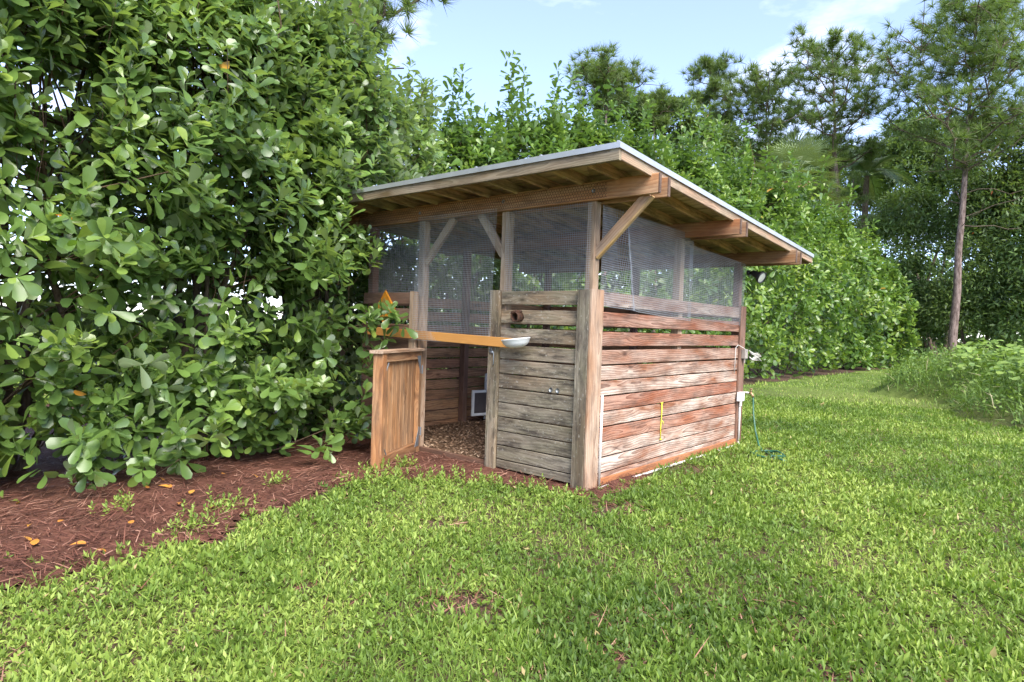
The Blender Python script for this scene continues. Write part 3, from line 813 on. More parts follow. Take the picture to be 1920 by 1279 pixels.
# tap with a hanging green hose
tp = thing('garden_tap', 'small brass tap on a white stub at the rear corner of the shed', 'tap', (.03, 3.66, .69))
m = MB(); m.tube([(0, 0, 0), (.085, 0, 0)], .012, 8); m.build('pipe_stub', MAT['pvc'], tp, True)
m = MB(); m.tube([(.08, 0, -.004), (.105, 0, 0), (.13, 0, -.03), (.135, 0, -.055)], [.013, .018, .014, .015], 10); m.build('tap_body', MAT['brass'], tp, True)
m = MB(); m.tube([(.108, 0, .0), (.106, 0, .045)], .009, 8); m.lathe([(0, .045), (.022, .047), (.024, .054), (.018, .058), (0, .058)], 12, Matrix.Translation((.106, 0, 0))); m.build('tap_handle', MAT['brass'], tp, True)
m = MB()
hp = [(.165, 3.66, .635), (.17, 3.655, .60), (.20, 3.60, .42), (.27, 3.50, .22), (.36, 3.38, .07), (.44, 3.26, .035), (.50, 3.16, .03)]
for k in range(26):
    a = k / 25 * 4 * math.pi + 2.2
    hp.append((.60 + (.16 + .02 * math.sin(k)) * math.cos(a) * 1.1, 2.98 + .20 * math.sin(a), .03 + .012 * math.sin(k * 1.7) + .001 * k))
hp += [(.74, 2.80, .06), (.82, 2.74, .055), (.90, 2.70, .045)]
m.tube(hp, .0115, 8)
hs = m.build('garden_hose', MAT['hose'], None, True); tag(hs, 'dark green garden hose hanging from the tap and coiled on the grass', 'hose')

# ------------------------------------------------------------------ leaves
def leaf_template(kind):
    """unit leaf along +x, width along y, upper face +z; returns verts and triangles"""
    if kind == 'obovate':
        mid = [(0, 0, 0), (.34, 0, -.012), (.70, 0, .004), (1.0, 0, -.05)]
        side = [(.34, .105, .035), (.62, .220, .050), (.82, .232, .030), (.955, .135, -.018)]
    elif kind == 'obovate_lo':
        v = [(0, 0, 0), (.48, .170, .035), (.80, .225, .03), (.965, .11, -.02), (.965, -.11, -.02), (.80, -.225, .03), (.48, -.170, .035), (.62, 0, -.004)]
        return np.array(v), np.array([(0, 7, 1), (1, 7, 2), (2, 7, 3), (3, 7, 4), (4, 7, 5), (5, 7, 6), (6, 7, 0)])
    elif kind == 'lance':
        v = [(0, 0, 0), (.42, .15, .03), (1.0, 0, -.06), (.42, -.15, .03)]
        return np.array(v), np.array([(0, 2, 1), (0, 3, 2)])
    elif kind == 'blade':
        v = [(0, -.5, 0), (0, .5, 0), (.5, .42, 0), (.5, -.42, 0), (1.0, 0, 0)]
        return np.array(v), np.array([(0, 2, 1), (0, 3, 2), (3, 4, 2)])
    v = mid + side + [(a, -b, c) for a, b, c in side]
    f = []
    for s, o in ((1, 4), (-1, 8)):
        t = [(0, 1, o), (1, 2, o + 1), (1, o + 1, o), (2, o + 2, o + 1), (2, o + 3, o + 2), (2, 3, o + 3)]
        f += [tuple(q) if s > 0 else tuple(q[::-1]) for q in t]
    return np.array(v), np.array(f)

def place_leaves(kind, O, D, Nn, S, T, wid=1.0, curl=None):
    """O origin, D axis, Nn upper normal (both (n,3)), S length, T tint -> verts, faces, tint"""
    tv, tf = leaf_template(kind)
    W = nrm(np.cross(Nn, D)); Nn = np.cross(D, W)
    wid = np.broadcast_to(np.asarray(wid, float), (len(O),))
    x = tv[None, :, 0, None]; y = tv[None, :, 1, None] * wid[:, None, None]; z = tv[None, :, 2, None]
    if curl is not None:
        z = z + curl[:, None, None] * x * x
    V = O[:, None, :] + S[:, None, None] * (x * D[:, None, :] + y * W[:, None, :] + z * Nn[:, None, :])
    F = (np.arange(len(O)) * len(tv))[:, None, None] + tf[None]
    return V.reshape(-1, 3), F.reshape(-1, 3), np.repeat(T, len(tv))

def rosettes(P, A, size, k, rng, stem=.16, upright=.35, tint=None):
    """whorls of leaves at shoot tips P with axes A; returns O,D,N,S,T"""
    n = len(P)
    r = rng.random((n, 3)) - .5
    x = nrm(np.cross(A, r)); y = np.cross(A, x)
    O, D, Nn, S, T = [], [], [], [], []
    for i in range(k):
        u = i / (k - 1)                       # 0 = innermost at the tip, 1 = lowest
        ang = i * 2.4 + rng.normal(0, .35, n)
        el = np.clip(.45 + 1.25 * u + rng.normal(0, .22, n), .15, 2.2)     # angle away from the axis
        out = np.cos(ang)[:, None] * x + np.sin(ang)[:, None] * y
        d = np.cos(el)[:, None] * A + np.sin(el)[:, None] * out
        d[:, 2] -= .22 * u
        d = nrm(d)
        nn = nrm(A - (A * d).sum(1)[:, None] * d + .25 * np.array([0, 0, 1.0]) + .18 * rng.normal(size=(n, 3)))
        O.append(P - A * (stem * u)[..., None] * np.ones((n, 1)) if np.ndim(u) else P - A * stem * u)
        D.append(d); Nn.append(nn)
        S.append(size * (.66 + .42 * min(u * 1.6, 1)) * rng.uniform(.62, 1.2, n))
        T.append(np.clip((tint if tint is not None else .5) + .22 * (.5 - u) + rng.normal(0, .10, n), 0, 1))
    cat = np.concatenate
    return cat(O), cat(D), cat(Nn), cat(S), cat(T)

def cam_px(P):
    d = P - CAM_LOC; z = d @ FWD
    return 960 + 1205.33 * (d @ RIGHT) / z, 639.5 - 1205.33 * (d @ UP) / z, z

def add_branch(mb, a, b, r0, r1, rng, n=4, wob=.06, sides=6, droop=0):
    a = np.asarray(a, float); b = np.asarray(b, float)
    L = np.linalg.norm(b - a); pts = []
    for i in range(n + 1):
        u = i / n; p = a * (1 - u) + b * u
        if 0 < i < n: p = p + rng.normal(0, wob * L / 2, 3)
        p[2] += droop * u * (1 - u) * L
        pts.append(p)
    mb.tube(pts, [r0 + (r1 - r0) * i / n for i in range(n + 1)], sides, caps=False)
    return pts

def blob_surface(n, c, R, h0, h1, rng, noise=.33, seed=0.0, back=.3, shape=None, gap=None):
    """points on a lumpy upright crown: centre c, radius R, between h0 and h1; denser towards the camera's side"""
    out_p, out_n = [], []
    tocam = CAM_LOC[:2] - c[:2]; ca = math.atan2(tocam[1], tocam[0])
    need = n; tries = 0
    while need > 0 and tries < 30:
        tries += 1
        m = need * 3 + 50
        u = rng.random(m) ** .85; a = rng.uniform(-math.pi, math.pi, m)
        keep = rng.random(m) < np.where(np.abs(((a - ca + math.pi) % (2 * math.pi)) - math.pi) < 1.75, 1.0, back)
        zz = h0 + (h1 - h0) * u
        prof = np.interp(u, [0, .08, .3, .6, .82, .94, 1.0], [.62, .86, 1.0, .98, .80, .48, .08]) if shape is None else np.interp(u, shape[0], shape[1])
        wob = 1 + noise * 2 * (fbm(np.cos(a) * 1.7 + 9 + seed, np.sin(a) * 1.7 + 5 + seed * 1.7, zz * .95 + seed) - .5) * 1.5
        depth = 1 - np.abs(rng.normal(0, .13, m)) - (rng.random(m) < .3) * rng.uniform(.1, .4, m)
        rr = R * prof * wob * np.clip(depth, .15, 1.1)
        p = np.stack([c[0] + rr * np.cos(a), c[1] + rr * np.sin(a), zz], 1)
        nn = np.stack([np.cos(a), np.sin(a), (u - .35) * .9], 1)
        if gap is not None: keep &= ~gap(p, rng)
        keep &= p[:, 2] > .12
        # keep shoots out of the shed and off the doorway
        ins = (p[:, 0] > W_X - .10) & (p[:, 0] < .3) & (p[:, 1] > -.42) & (p[:, 1] < W_Y + .5) & (p[:, 2] < 3.0)
        keep &= ~ins
        out_p.append(p[keep][:need]); out_n.append(nrm(nn[keep][:need])); need -= len(out_p[-1])
    return np.concatenate(out_p), np.concatenate(out_n)

LEAF_MESH = []
def shared_leaves():
    for k, (wd, cu) in enumerate(((1.0, 0), (1.12, -.06), (.88, .05), (1.05, -.12))):
        V, F, T = place_leaves('obovate', np.zeros((1, 3)), np.array([[1.0, 0, 0]]), np.array([[0, 0, 1.0]]), np.ones(1), np.array([.3 + .14 * k]), wd, np.array([cu]))
        LEAF_MESH.append(np_mesh('leaf', V, F, MAT['clusia'], T))
shared_leaves()

def hedge_gap(p, rng):
    # the thin belt where the bare stems show, ragged along the hedge
    x, y, z = p.T
    mid = 1.62 + .22 * (fbm(y * .7 + 3, z * 0 + 2) - .5) * 2
    half = .10 + .40 * np.clip(fbm(y * .55 + 11, z * 0 + 7) - .30, 0, 1)
    inb = (np.abs(z - mid) < half) & (x > -3.85) & (y < -.4)
    low = (z < .55) & (fbm(y * 1.1 + 5, z * 0 + 1) < .42) & (y < -1.2)
    return (inb & (rng.random(len(x)) < .72)) | (low & (rng.random(len(x)) < .75))

def shrub(x, y, h, R, n, size, label, group, detail, seed, k=9, base_h=.15, tint=.42, gap=None, back=.3, extra=None, xs=1.0):
    rng = np.random.default_rng(seed)
    root = thing('clusia_shrub', label, 'shrub', (x, y, 0), group)
    c = np.array([x, y])
    P, Nn = blob_surface(n, c, R, base_h, h, rng, noise=.5 if detail else .36, seed=seed * 1.37, back=back, gap=gap)
    # upright whips that break the outline at the top
    nw = max(8, int(n * (.035 if detail else .07)))
    a = rng.uniform(0, 6.28, nw); rr = R * .62 * np.sqrt(rng.random(nw))
    wt = np.stack([x + rr * np.cos(a), y + rr * np.sin(a), h * (rng.uniform(.92, 1.08, nw) + (rng.random(nw) < .22) * rng.uniform(.04, .17, nw)) - .35 * (rr / R) ** 2], 1)
    whips = []
    for q in wt:
        for j in range(6): whips.append(q - np.array([rng.normal(0, .02), rng.normal(0, .02), .16 * j * size / .15]))
    P = np.concatenate([P, np.array(whips)]); Nn = np.concatenate([Nn, np.tile(np.array([0, 0, 1.0]), (len(whips), 1))])
    if extra is not None:
        P = np.concatenate([P, extra[0]]); Nn = np.concatenate([Nn, nrm(extra[1])])
    A = nrm(Nn * .8 + np.array([0, 0, .6]) + rng.normal(0, .42, P.shape))
    if True:            # hollows between the boughs
        fq = 1.0 if detail else .62
        hol = fbm(P[:, 0] * 2.3 * fq + 31 + seed, P[:, 1] * 2.3 * fq, P[:, 2] * 2.9 * fq)
        kp = (hol > (.385 if detail else .41)) | (rng.random(len(P)) < .25); P, A = P[kp], A[kp]
    clump = fbm(P[:, 0] * 1.6 + seed, P[:, 1] * 1.6, P[:, 2] * 1.6)
    t = np.clip(tint + .9 * (clump - .5) + rng.normal(0, .07, len(P)), .02, .95)
    O, D, N2, S, T = rosettes(P, A, size, k, rng, stem=size * 1.15, tint=np.clip(t, 0, 1))
    old = rng.random(len(O)) < .0012
    T = np.where(old, 1.12, T)
    ok = (O[:, 2] + np.minimum(D[:, 2] * S, 0)) > .02
    # nothing pokes through the shed
    tip = O + D * S[:, None]
    for Q in (O, tip):
        ok &= ~((Q[:, 0] > W_X - .02) & (Q[:, 0] < .5) & (Q[:, 1] > -.10) & (Q[:, 1] < W_Y + .1) & (Q[:, 2] < 2.62))
        ok &= ~((Q[:, 0] > RX0 - .02) & (Q[:, 0] < .6) & (Q[:, 1] > RY0 - .03) & (Q[:, 1] < RY1 + .05) & (Q[:, 2] > 2.55) & (Q[:, 2] < 3.0))
        if detail: ok &= ~((Q[:, 0] > -2.32) & (Q[:, 1] > -1.05) & (Q[:, 2] < 1.25))
    O, D, N2, S, T = O[ok], D[ok], N2[ok], S[ok], T[ok]
    curl = rng.normal(-.06, .08, len(O))
    Nf = len(O)
    loc = np.array([x, y, 0.0])
    single = np.zeros(Nf, bool)
    if detail:
        u, v, z = cam_px(O)
        inside = (z > .5) & (u > -20) & (u < 1940) & (v > -20) & (v < 1300)
        # leaves with nothing of the same shrub just in front of them, largest first
        face = np.abs((N2 * nrm(CAM_LOC - O)).sum(1))
        cell = (np.clip(u, -50, 2000) // 16).astype(int) * 1000 + (np.clip(v, -50, 1400) // 16).astype(int)
        score = np.where(inside, S / np.maximum(z, .3) * (.35 + .65 * face), 0)
        order = np.lexsort((z, cell)); first = np.zeros(Nf, bool)
        cs = cell[order]; first[order[np.r_[True, cs[1:] != cs[:-1]]]] = True
        score = np.where(first, score, score * .3)
        pick = np.argsort(-score)[:300]
        single[pick] = score[pick] > 0
        for i in np.where(single)[0]:
            o = bpy.data.objects.new('leaf', LEAF_MESH[int(rng.integers(0, 4))])
            W = np.cross(N2[i], D[i]); W /= np.linalg.norm(W); Nz = np.cross(D[i], W)
            s = float(S[i])
            o.matrix_local = Matrix(((D[i][0] * s, W[0] * s, Nz[0] * s, O[i][0] - x), (D[i][1] * s, W[1] * s, Nz[1] * s, O[i][1] - y), (D[i][2] * s, W[2] * s, Nz[2] * s, O[i][2]), (0, 0, 0, 1)))
            o.parent = root
            COL.objects.link(o)
    r = ~single
    wd = rng.uniform(.85, 1.2, Nf)
    fine = (r & first) if detail else np.zeros(Nf, bool)
    parts = [place_leaves(kd, O[q] - loc, D[q], N2[q], S[q], T[q], wd[q], curl[q]) for kd, q in (('obovate', fine), ('obovate_lo', r & ~fine)) if q.any()]
    V = np.concatenate([p[0] for p in parts]); TT = np.concatenate([p[2] for p in parts])
    F = np.concatenate([p[1] + (0 if i == 0 else len(parts[0][0])) for i, p in enumerate(parts)])
    fo = link(bpy.data.objects.new('foliage', np_mesh('foliage', V, F, MAT['clusia' if detail else 'clusia_far'], TT)), root); tag(fo, kind='stuff')
    # stems
    tr = MB(); nb = 7 if detail else 4
    ends = []
    for i in range(nb):
        a0 = 6.28 * i / nb + rng.uniform(-.4, .4); rb = .18 * rng.random() + .05
        p0 = (rb * math.cos(a0), rb * math.sin(a0), -.03); hh = h * rng.uniform(.45, .85)
        p1 = (R * .5 * math.cos(a0) * rng.uniform(.3, 1), R * .5 * math.sin(a0) * rng.uniform(.3, 1), hh)
        ends.append(add_branch(tr, p0, p1, rng.uniform(.030, .055), .015, rng, 6, .05, 7))
    to = tr.build('trunk', MAT['bark'], root, True)
    tw = MB()
    sel = rng.choice(len(P), min(len(P), 170 if detail else 40), replace=False)
    for i in sel:
        tip = P[i] - loc; st = ends[int(rng.integers(0, nb))]
        j = int(np.clip(np.argmin([abs(q[2] - (tip[2] - .5)) for q in st]), 0, len(st) - 1))
        add_branch(tw, st[j], tip - A[i] * size, .012 if detail else .010, .005, rng, 3, .10, 4, droop=-.12)
    if detail:        # thin hanging aerial roots
        for i in range(46):
            q = P[int(rng.integers(0, len(P)))] - loc
            if q[2] < .7: continue
            L = rng.uniform(.25, .8)
            tw.tube([q, q + np.array([rng.normal(0, .03), rng.normal(0, .03), -L * .5]), q + np.array([rng.normal(0, .05), rng.normal(0, .05), -L])], [.0035, .003, .002], 3, caps=False)
    tag(tw.build('branches', MAT['twig'], root, True), kind='stuff')
    return root

G1 = 'clusia shrubs of the tall hedge'
def sprays(pts, rng, spread=.16, n=4):
    P = []; A = []
    for p, d in pts:
        for i in range(n):
            P.append(np.array(p) + rng.normal(0, spread, 3)); A.append(np.array(d) + rng.normal(0, .3, 3))
    return np.array(P), np.array(A)
rg_ = np.random.default_rng(5)
near = [
    # x, y, h, R, shoots, leaf size, label
    (-3.75, -5.3, 5.0, 1.55, 1500, .172, 'large leaved clusia shrub cut by the photo\'s left edge'),
    (-3.80, -3.45, 5.3, 1.42, 1600, .172, 'large leaved clusia shrub drooping onto the red straw at far left'),
    (-3.85, -1.75, 5.3, 1.45, 1700, .168, 'tall clusia shrub with bare stems showing, left of the open half door'),
    (-4.05, -.25, 5.2, 1.4, 1900, .160, 'tall clusia shrub overhanging the left corner of the shed roof'),
    (-5.25, 1.7, 5.0, 1.45, 1500, .152, 'clusia shrub rising behind the left wall of the shed'),
]
ex = {
 0: sprays([((-2.9, -3.75, .35), (.6, -.4, .3)), ((-2.85, -3.45, .22), (.7, -.2, .1)), ((-3.0, -3.6, .6), (.7, -.2, .3)), ((-3.1, -3.8, .85), (.7, -.3, .3)), ((-3.2, -3.3, .5), (.7, -.3, .2)), ((-3.3, -3.5, .95), (.7, -.3, .2))], rg_, .2, 7),
 1: sprays([((-2.75, -3.1, .2), (.8, -.3, .1)), ((-2.9, -2.9, .6), (.8, -.3, .2)), ((-3.0, -2.7, .35), (.8, -.3, .2)), ((-2.9, -2.4, .4), (.8, -.3, .2)), ((-3.0, -2.5, .8), (.8, -.3, .2)), ((-2.55, -3.0, .5), (.8, -.3, .2)), ((-2.5, -2.6, .35), (.7, -.3, .1)), ((-2.35, -2.2, .7), (.7, -.4, .3))], rg_, .18, 6),
 2: sprays([((-2.25, -1.8, .55), (.8, -.4, .2)), ((-2.2, -1.6, .9), (.7, -.2, .4)), ((-2.3, -1.3, 1.05), (.7, 0, .4)), ((-2.35, -1.0, 2.0), (.7, 0, .4)), ((-2.3, -1.2, .3), (.8, .1, .0)), ((-2.4, -.9, .6), (.9, .3, .2))], rg_),
 3: sprays([((-2.44, -.45, 1.50), (.9, -.1, .3)), ((-2.30, -.42, 1.48), (.9, -.1, .5)), ((-2.50, -.46, 1.27), (.8, -.2, .2)), 
  ((-2.80, -.42, 2.42), (.6, -.3, .5)), ((-2.60, -.45, 2.22), (.8, -.2, .3)), ((-2.72, -.46, .95), (.8, -.2, .2)), ((-2.48, -.55, .46), (.8, -.2, .2)), ((-2.65, -.58, .42), (.7, -.2, .1)), ((-2.62, -.72, 2.62), (.5, -.2, .6)), ((-2.75, -.8, 2.85), (.5, -.2, .6)), ((-2.9, -.8, 2.65), (.6, -.2, .5)), ((-2.95, -.85, 3.0), (.4, -.2, .6)), ((-3.05, -.75, 2.35), (.6, -.3, .4)), ((-2.95, -.6, 2.1), (.6, -.3, .4)), ((-2.85, -.75, 3.1), (.3, -.2, .8)), ((-2.8, -.75, 2.5), (.3, -.2, .8))], rg_, .085, 4),
}
for i, (x, y, h, R, n, s, lab) in enumerate(near):
    shrub(x, y, h, R, n, s, lab, G1, True, 11 + i, k=10, gap=hedge_gap, extra=ex.get(i), back=.42 if i < 4 else .25, tint=.42)
far = [
    (-5.3, 3.6, 5.0, 1.4, 'clusia shrub behind the shed, its top dipping between two taller shrubs'),
    (-5.3, 5.5, 5.6, 1.5, 'clusia shrub with the tallest bare whip, above the front ridge of the shed roof'),
    (-5.3, 7.5, 6.1, 1.6, 'clusia shrub in the hedge behind the upper right corner of the roof'),
    (-5.2, 9.7, 6.3, 1.7, 'bright clusia shrub in the hedge just right of the roof corner'),
    (-5.1, 12.2, 6.4, 1.8, 'bright clusia shrub in the hedge behind the middle of the sloping roof edge'),
    (-5.0, 14.9, 6.6, 1.9, 'bright clusia shrub in the hedge above the lower end of the roof edge'),
    (-4.9, 17.8, 6.6, 2.0, 'bright clusia shrub in the hedge right behind the floodlight'),
    (-4.8, 21.0, 6.9, 2.1, 'clusia shrub in front of the fan palm in the far hedge'),
    (-4.7, 24.5, 6.6, 2.1, 'clusia shrub in the far hedge beside the twin pine trunks'),
    (-4.4, 28.2, 6.0, 2.1, 'clusia shrub near the far end of the hedge, second last before the dark trees'),
    (-4.0, 32.2, 5.1, 2.1, 'lowest clusia shrub closing the far end of the hedge'),
]
for i, (x, y, h, R, lab) in enumerate(far):
    d = math.hypot(x - 3.15, y + 4.8)
    nn = int(np.interp(d, [11, 20, 40], [850, 850, 700]))
    shrub(x, y, h, R, nn, float(np.interp(d, [10, 20, 40], [.17, .235, .34])), lab, G1, False, 41 + i, k=8, base_h=.10, tint=.56 if i > 1 else .5, back=.2)

# ------------------------------------------------------------------ trees beyond the hedge
def world_at(u, v, depth):
    return CAM_LOC + (FWD + RIGHT * (u - 960) / 1205.33 - UP * (v - 639.5) / 1205.33) * depth

def needle_tufts(P, A, L, n, rng, tint):
    m = len(P); k = n
    r = rng.normal(size=(m, k, 3))
    D = nrm(A[:, None, :] * .75 + nrm(r) * .95)
    D[..., 2] -= .06
    D = nrm(D)
    S = L * rng.uniform(.6, 1.1, (m, k)); w = .010 * L / .35
    O = P[:, None, :] + D * .02
    W = nrm(np.cross(D, rng.normal(size=(m, k, 3)))) * w
    V = np.stack([O - W, O + W, O + D * S[..., None]], 2)
    T = np.clip(np.repeat(tint, k) + rng.normal(0, .1, m * k), 0, 1)
    return V.reshape(-1, 3), np.arange(m * k * 3).reshape(-1, 3), np.repeat(T, 3)

def pine(base, top, crown_lo, crown_r, r0, label, seed, ntuft=230, L=.5, shape=None, extra_stem=None, limbs=16, needles=46, flat=.55):
    rng = np.random.default_rng(seed)
    base = np.array(base, float); top = np.array(top, float)
    root = thing('pine_tree', label, 'pine', tuple(base), 'slash pines')
    H = top[2]
    tr = MB(); tp = top - base
    pts = [np.array([tp[0] * u + rng.normal(0, .05), tp[1] * u + rng.normal(0, .05), tp[2] * u - (.1 if u == 0 else 0)]) for u in np.linspace(0, 1, 10)]
    tr.tube(pts, [r0 * (1 - .82 * u) for u in np.linspace(0, 1, 10)], 9, caps=False)
    tr.build('trunk', MAT['pinebark'], root, True)
    lb = MB(); P = []; A = []
    for i in range(limbs):
        u = (i + rng.random()) / limbs
        zz = crown_lo + (H - crown_lo) * u * .97
        uu = zz / H; start = np.array([tp[0] * uu, tp[1] * uu, zz])
        rad = crown_r * np.interp(u, [0, .2, .5, .8, 1], shape or [.75, 1, .95, .75, .35]) * rng.uniform(.7, 1.12)
        a = i * 2.4 + rng.uniform(-.4, .4)
        rise = rad * rng.uniform(.25, 1.0)
        end = start + np.array([rad * math.cos(a), rad * math.sin(a), rise])
        bp = add_branch(lb, start, end, r0 * .26 * (1.1 - .5 * u), .022, rng, 5, .08, 5, droop=-.25)
        nt = max(6, int(1.9 * ntuft / limbs))
        for t in range(nt):
            q = rng.beta(1.7, 1.0); j = min(int(q * 5), 4); f = q * 5 - j
            bpnt = bp[j] * (1 - f) + bp[j + 1] * f
            off = rng.normal(0, rad * .21, 3); off[2] = (abs(off[2]) * .9 + .05) if rng.random() < .7 else off[2] * flat
            tip = bpnt + off
            if t % 2 == 0: lb.tube([bpnt, (bpnt + tip) / 2 + rng.normal(0, .03, 3), tip], [.020, .015, .010], 4, caps=False)
            P.append(tip); A.append(np.array([math.cos(a) * .5, math.sin(a) * .5, .8]) + rng.normal(0, .35, 3))
    # bare lower twigs
    for i in range(6):
        zz = crown_lo * rng.uniform(.7, 1.0); uu = zz / H; a = rng.uniform(0, 6.28)
        s = np.array([tp[0] * uu, tp[1] * uu, zz]); add_branch(lb, s, s + np.array([math.cos(a), math.sin(a), rng.uniform(-.1, .4)]) * crown_r * .6, r0 * .13, .012, rng, 4, .1, 4)
    tag(lb.build('branches', MAT['bark'], root, True), kind='stuff')
    P = np.array(P); A = nrm(np.array(A))
    tint = np.clip(.45 + .5 * (fbm(P[:, 0] * .6 + seed, P[:, 1] * .6, P[:, 2] * .6) - .5) * 1.6 + rng.normal(0, .08, len(P)), 0, 1)
    V, F, T = needle_tufts(P, A, L, needles, rng, tint)
    cr = link(bpy.data.objects.new('crown', np_mesh('crown', V, F, MAT['needle'], T, smooth=False)), root)
    return root

def pine_px(u0, u1, vtop, depth, vlow, rpx, r0, label, seed, **k):
    top = world_at(u1, vtop, depth); b = world_at(u0, 640, depth); b[2] = 0
    lo = world_at(u0, vlow, depth)[2]
    return pine(b, top, lo, rpx / 1205.33 * depth, r0, label, seed, **k)
pine_px(1784, 1832, 22, 31, 340, 158, .21, 'largest pine, tall with a bare pinkish trunk at the right of the photo', 1, ntuft=500, L=.55, limbs=30)
pine_px(1582, 1560, 88, 36, 330, 90, .20, 'slender pine with an open crown left of the largest pine', 2, ntuft=235, L=.56, limbs=24)
pine_px(1552, 1600, 330, 35.2, 440, 45, .16, 'short dead topped pine stem close beside the slender pine', 3, ntuft=26, L=.45, limbs=7)
pine_px(1432, 1440, 160, 40, 310, 84, .18, 'bushy pine standing between the two slimmer pines', 4, ntuft=190, L=.60, limbs=18)
pine_px(1330, 1332, 118, 41, 300, 50, .18, 'thin pine with few round tufts above the middle of the roof edge', 5, ntuft=190, L=.58, limbs=16)
pine_px(1130, 1135, 140, 33, 215, 70, .18, 'flat topped pine showing above the hedge behind the roof peak', 6, ntuft=170, L=.5, limbs=13, flat=.35)
pine_px(1228, 1228, 185, 38, 240, 36, .15, 'smallest distant pine crown right of the flat topped pine', 7, ntuft=80, L=.5, limbs=9)
# the near pine above the left hedge
nb = world_at(648, 0, 10.5); 
pine((nb[0], nb[1], 0), (nb[0] - .1, nb[1] + .2, 9.5), 5.4, 1.75, .15, 'near pine with brownish needles reaching out over the top of the left hedge', 8, ntuft=190, L=.30, limbs=14, needles=60)

def broad_tree(base, crowns, leaf, n, label, seed, tint=.4, group='broadleaf trees at the wood edge', orange=0.0, mat='bgleaf', r0=.14, kind='lance', cat='tree', name='broadleaf_tree'):
    """crowns: list of (centre, (rx,ry,rz))"""
    rng = np.random.default_rng(seed); base = np.array(base, float)
    root = thing(name, label, cat, tuple(base), group)
    tr = MB(); O = []; Dn = []; T = []
    for ci, (c, r) in enumerate(crowns):
        c = np.array(c, float); r = np.array(r, float)
        add_branch(tr, (rng.normal(0, .1), rng.normal(0, .1), -.1), c - base, r0, r0 * .25, rng, 7, .05, 7)
        for j in range(9):
            d = nrm(rng.normal(size=3)); d[2] = abs(d[2]) * .7
            s = c - base - np.array([0, 0, r[2] * rng.uniform(0, .6)])
            add_branch(tr, s, c - base + d * r * .85, r0 * .3, .015, rng, 4, .08, 5)
        m = int(2.7 * n / len(crowns) / 30)
        d = nrm(rng.normal(size=(m, 3))); d[:, 2] = np.where(d[:, 2] < -.55, -d[:, 2], d[:, 2])
        tc = nrm(CAM_LOC - c); back = ((d * tc).sum(1) < -.25) & (rng.random(m) < .7); d = d[~back]
        rad = (1 + .55 * (fbm(d[:, 0] * 2.3 + seed, d[:, 1] * 2.3 + ci, d[:, 2] * 2.3 + 4) - .5) * 2) * (1 - np.abs(rng.normal(0, .12, len(d))))
        cp = c + d * r * rad[:, None]
        cp = cp[cp[:, 2] > .25]
        tt = np.clip(tint + 1.1 * (fbm(cp[:, 0] * .8 + seed, cp[:, 1] * .8, cp[:, 2] * .8) - .5) + rng.normal(0, .08, len(cp)), 0, 1)
        cr_ = .30 * min(1.2, r.mean() / 1.5) * rng.uniform(.6, 1.3, len(cp))
        k = 30
        P = (cp[:, None, :] + rng.normal(0, 1, (len(cp), k, 3)) * cr_[:, None, None] * np.array([1, 1, .6])).reshape(-1, 3)
        O.append(P); dd = nrm(np.repeat(nrm(cp - c), k, 0) * .8 + rng.normal(0, .7, P.shape) + np.array([0, 0, -.15])); Dn.append(dd)
        T.append(np.clip(np.repeat(tt, k) + rng.normal(0, .1, len(P)), 0, 1))
    O = np.concatenate(O); Dn = np.concatenate(Dn); T = np.concatenate(T)
    if orange: T = np.where(rng.random(len(T)) < orange, 1.12, T)
    Nn = nrm(rng.normal(0, .5, O.shape) + np.array([0, 0, 1.0]))
    V, F, TT = place_leaves(kind, O - base, Dn, Nn, 1.15 * leaf * rng.uniform(.7, 1.3, len(O)), T, rng.uniform(.9, 1.5, len(O)))
    tr.build('trunk', MAT['bark'], root, True)
    link(bpy.data.objects.new('crown', np_mesh('crown', V, F, MAT[mat], TT)), root)
    return root

def crown_px(u, v, depth, ru, rv): 
    return world_at(u, v, depth), (ru / 1205.33 * depth, ru / 1205.33 * depth * .9, rv / 1205.33 * depth)
def bt(u, depth, cr, leaf, n, label, seed, **k):
    b = world_at(u, 640, depth); b[2] = 0
    return broad_tree(b, [crown_px(a, v, depth + o, ru, rv) for a, v, o, ru, rv in cr], leaf, n, label, seed, **k)
bt(1690, 38, [(1660, 480, 0, 66, 80), (1640, 580, 0, 60, 70), (1700, 600, .5, 60, 60), (1700, 420, 1, 50, 60)], .24, 12500, 'dark bushy tree left of the bare pine trunk', 21, tint=.50)
bt(1760, 44, [(1740, 300, 0, 80, 75), (1690, 330, 0, 60, 60), (1780, 400, 0, 70, 70)], .30, 11000, 'tall dark tree filling the gap behind the largest pine', 22, tint=.46)
bt(1880, 35, [(1880, 330, 0, 85, 95), (1930, 400, 0, 80, 80), (1850, 420, 0, 60, 60)], .24, 12500, 'tall tree with orange fruit specks at the right edge of the photo', 23, tint=.55, orange=.012)
bt(1850, 34.5, [(1840, 520, 0, 72, 78), (1910, 560, 0, 80, 80), (1790, 590, .5, 55, 50)], .20, 12500, 'lighter green bushy tree behind the weed mound', 24, tint=.62)
bt(1990, 32, [(1970, 480, 0, 80, 100), (2000, 330, 1, 90, 100), (1960, 600, 0, 70, 70)], .24, 9000, 'tree mostly beyond the right edge of the photo', 25, tint=.52)
bt(1500, 46, [(1480, 330, 0, 70, 50), (1560, 350, 0, 70, 60), (1610, 420, 0, 60, 70), (1420, 330, 0, 60, 45)], .32, 10000, 'low dark thicket tree behind the slender pine and palms', 26, tint=.45)
bt(1735, 50, [(1735, 600, 0, 80, 50), (1650, 590, 0, 80, 60), (1800, 590, 0, 80, 60)], .34, 8000, 'low dark tree at ground level between hedge end and bare pine trunk', 27, tint=.42)
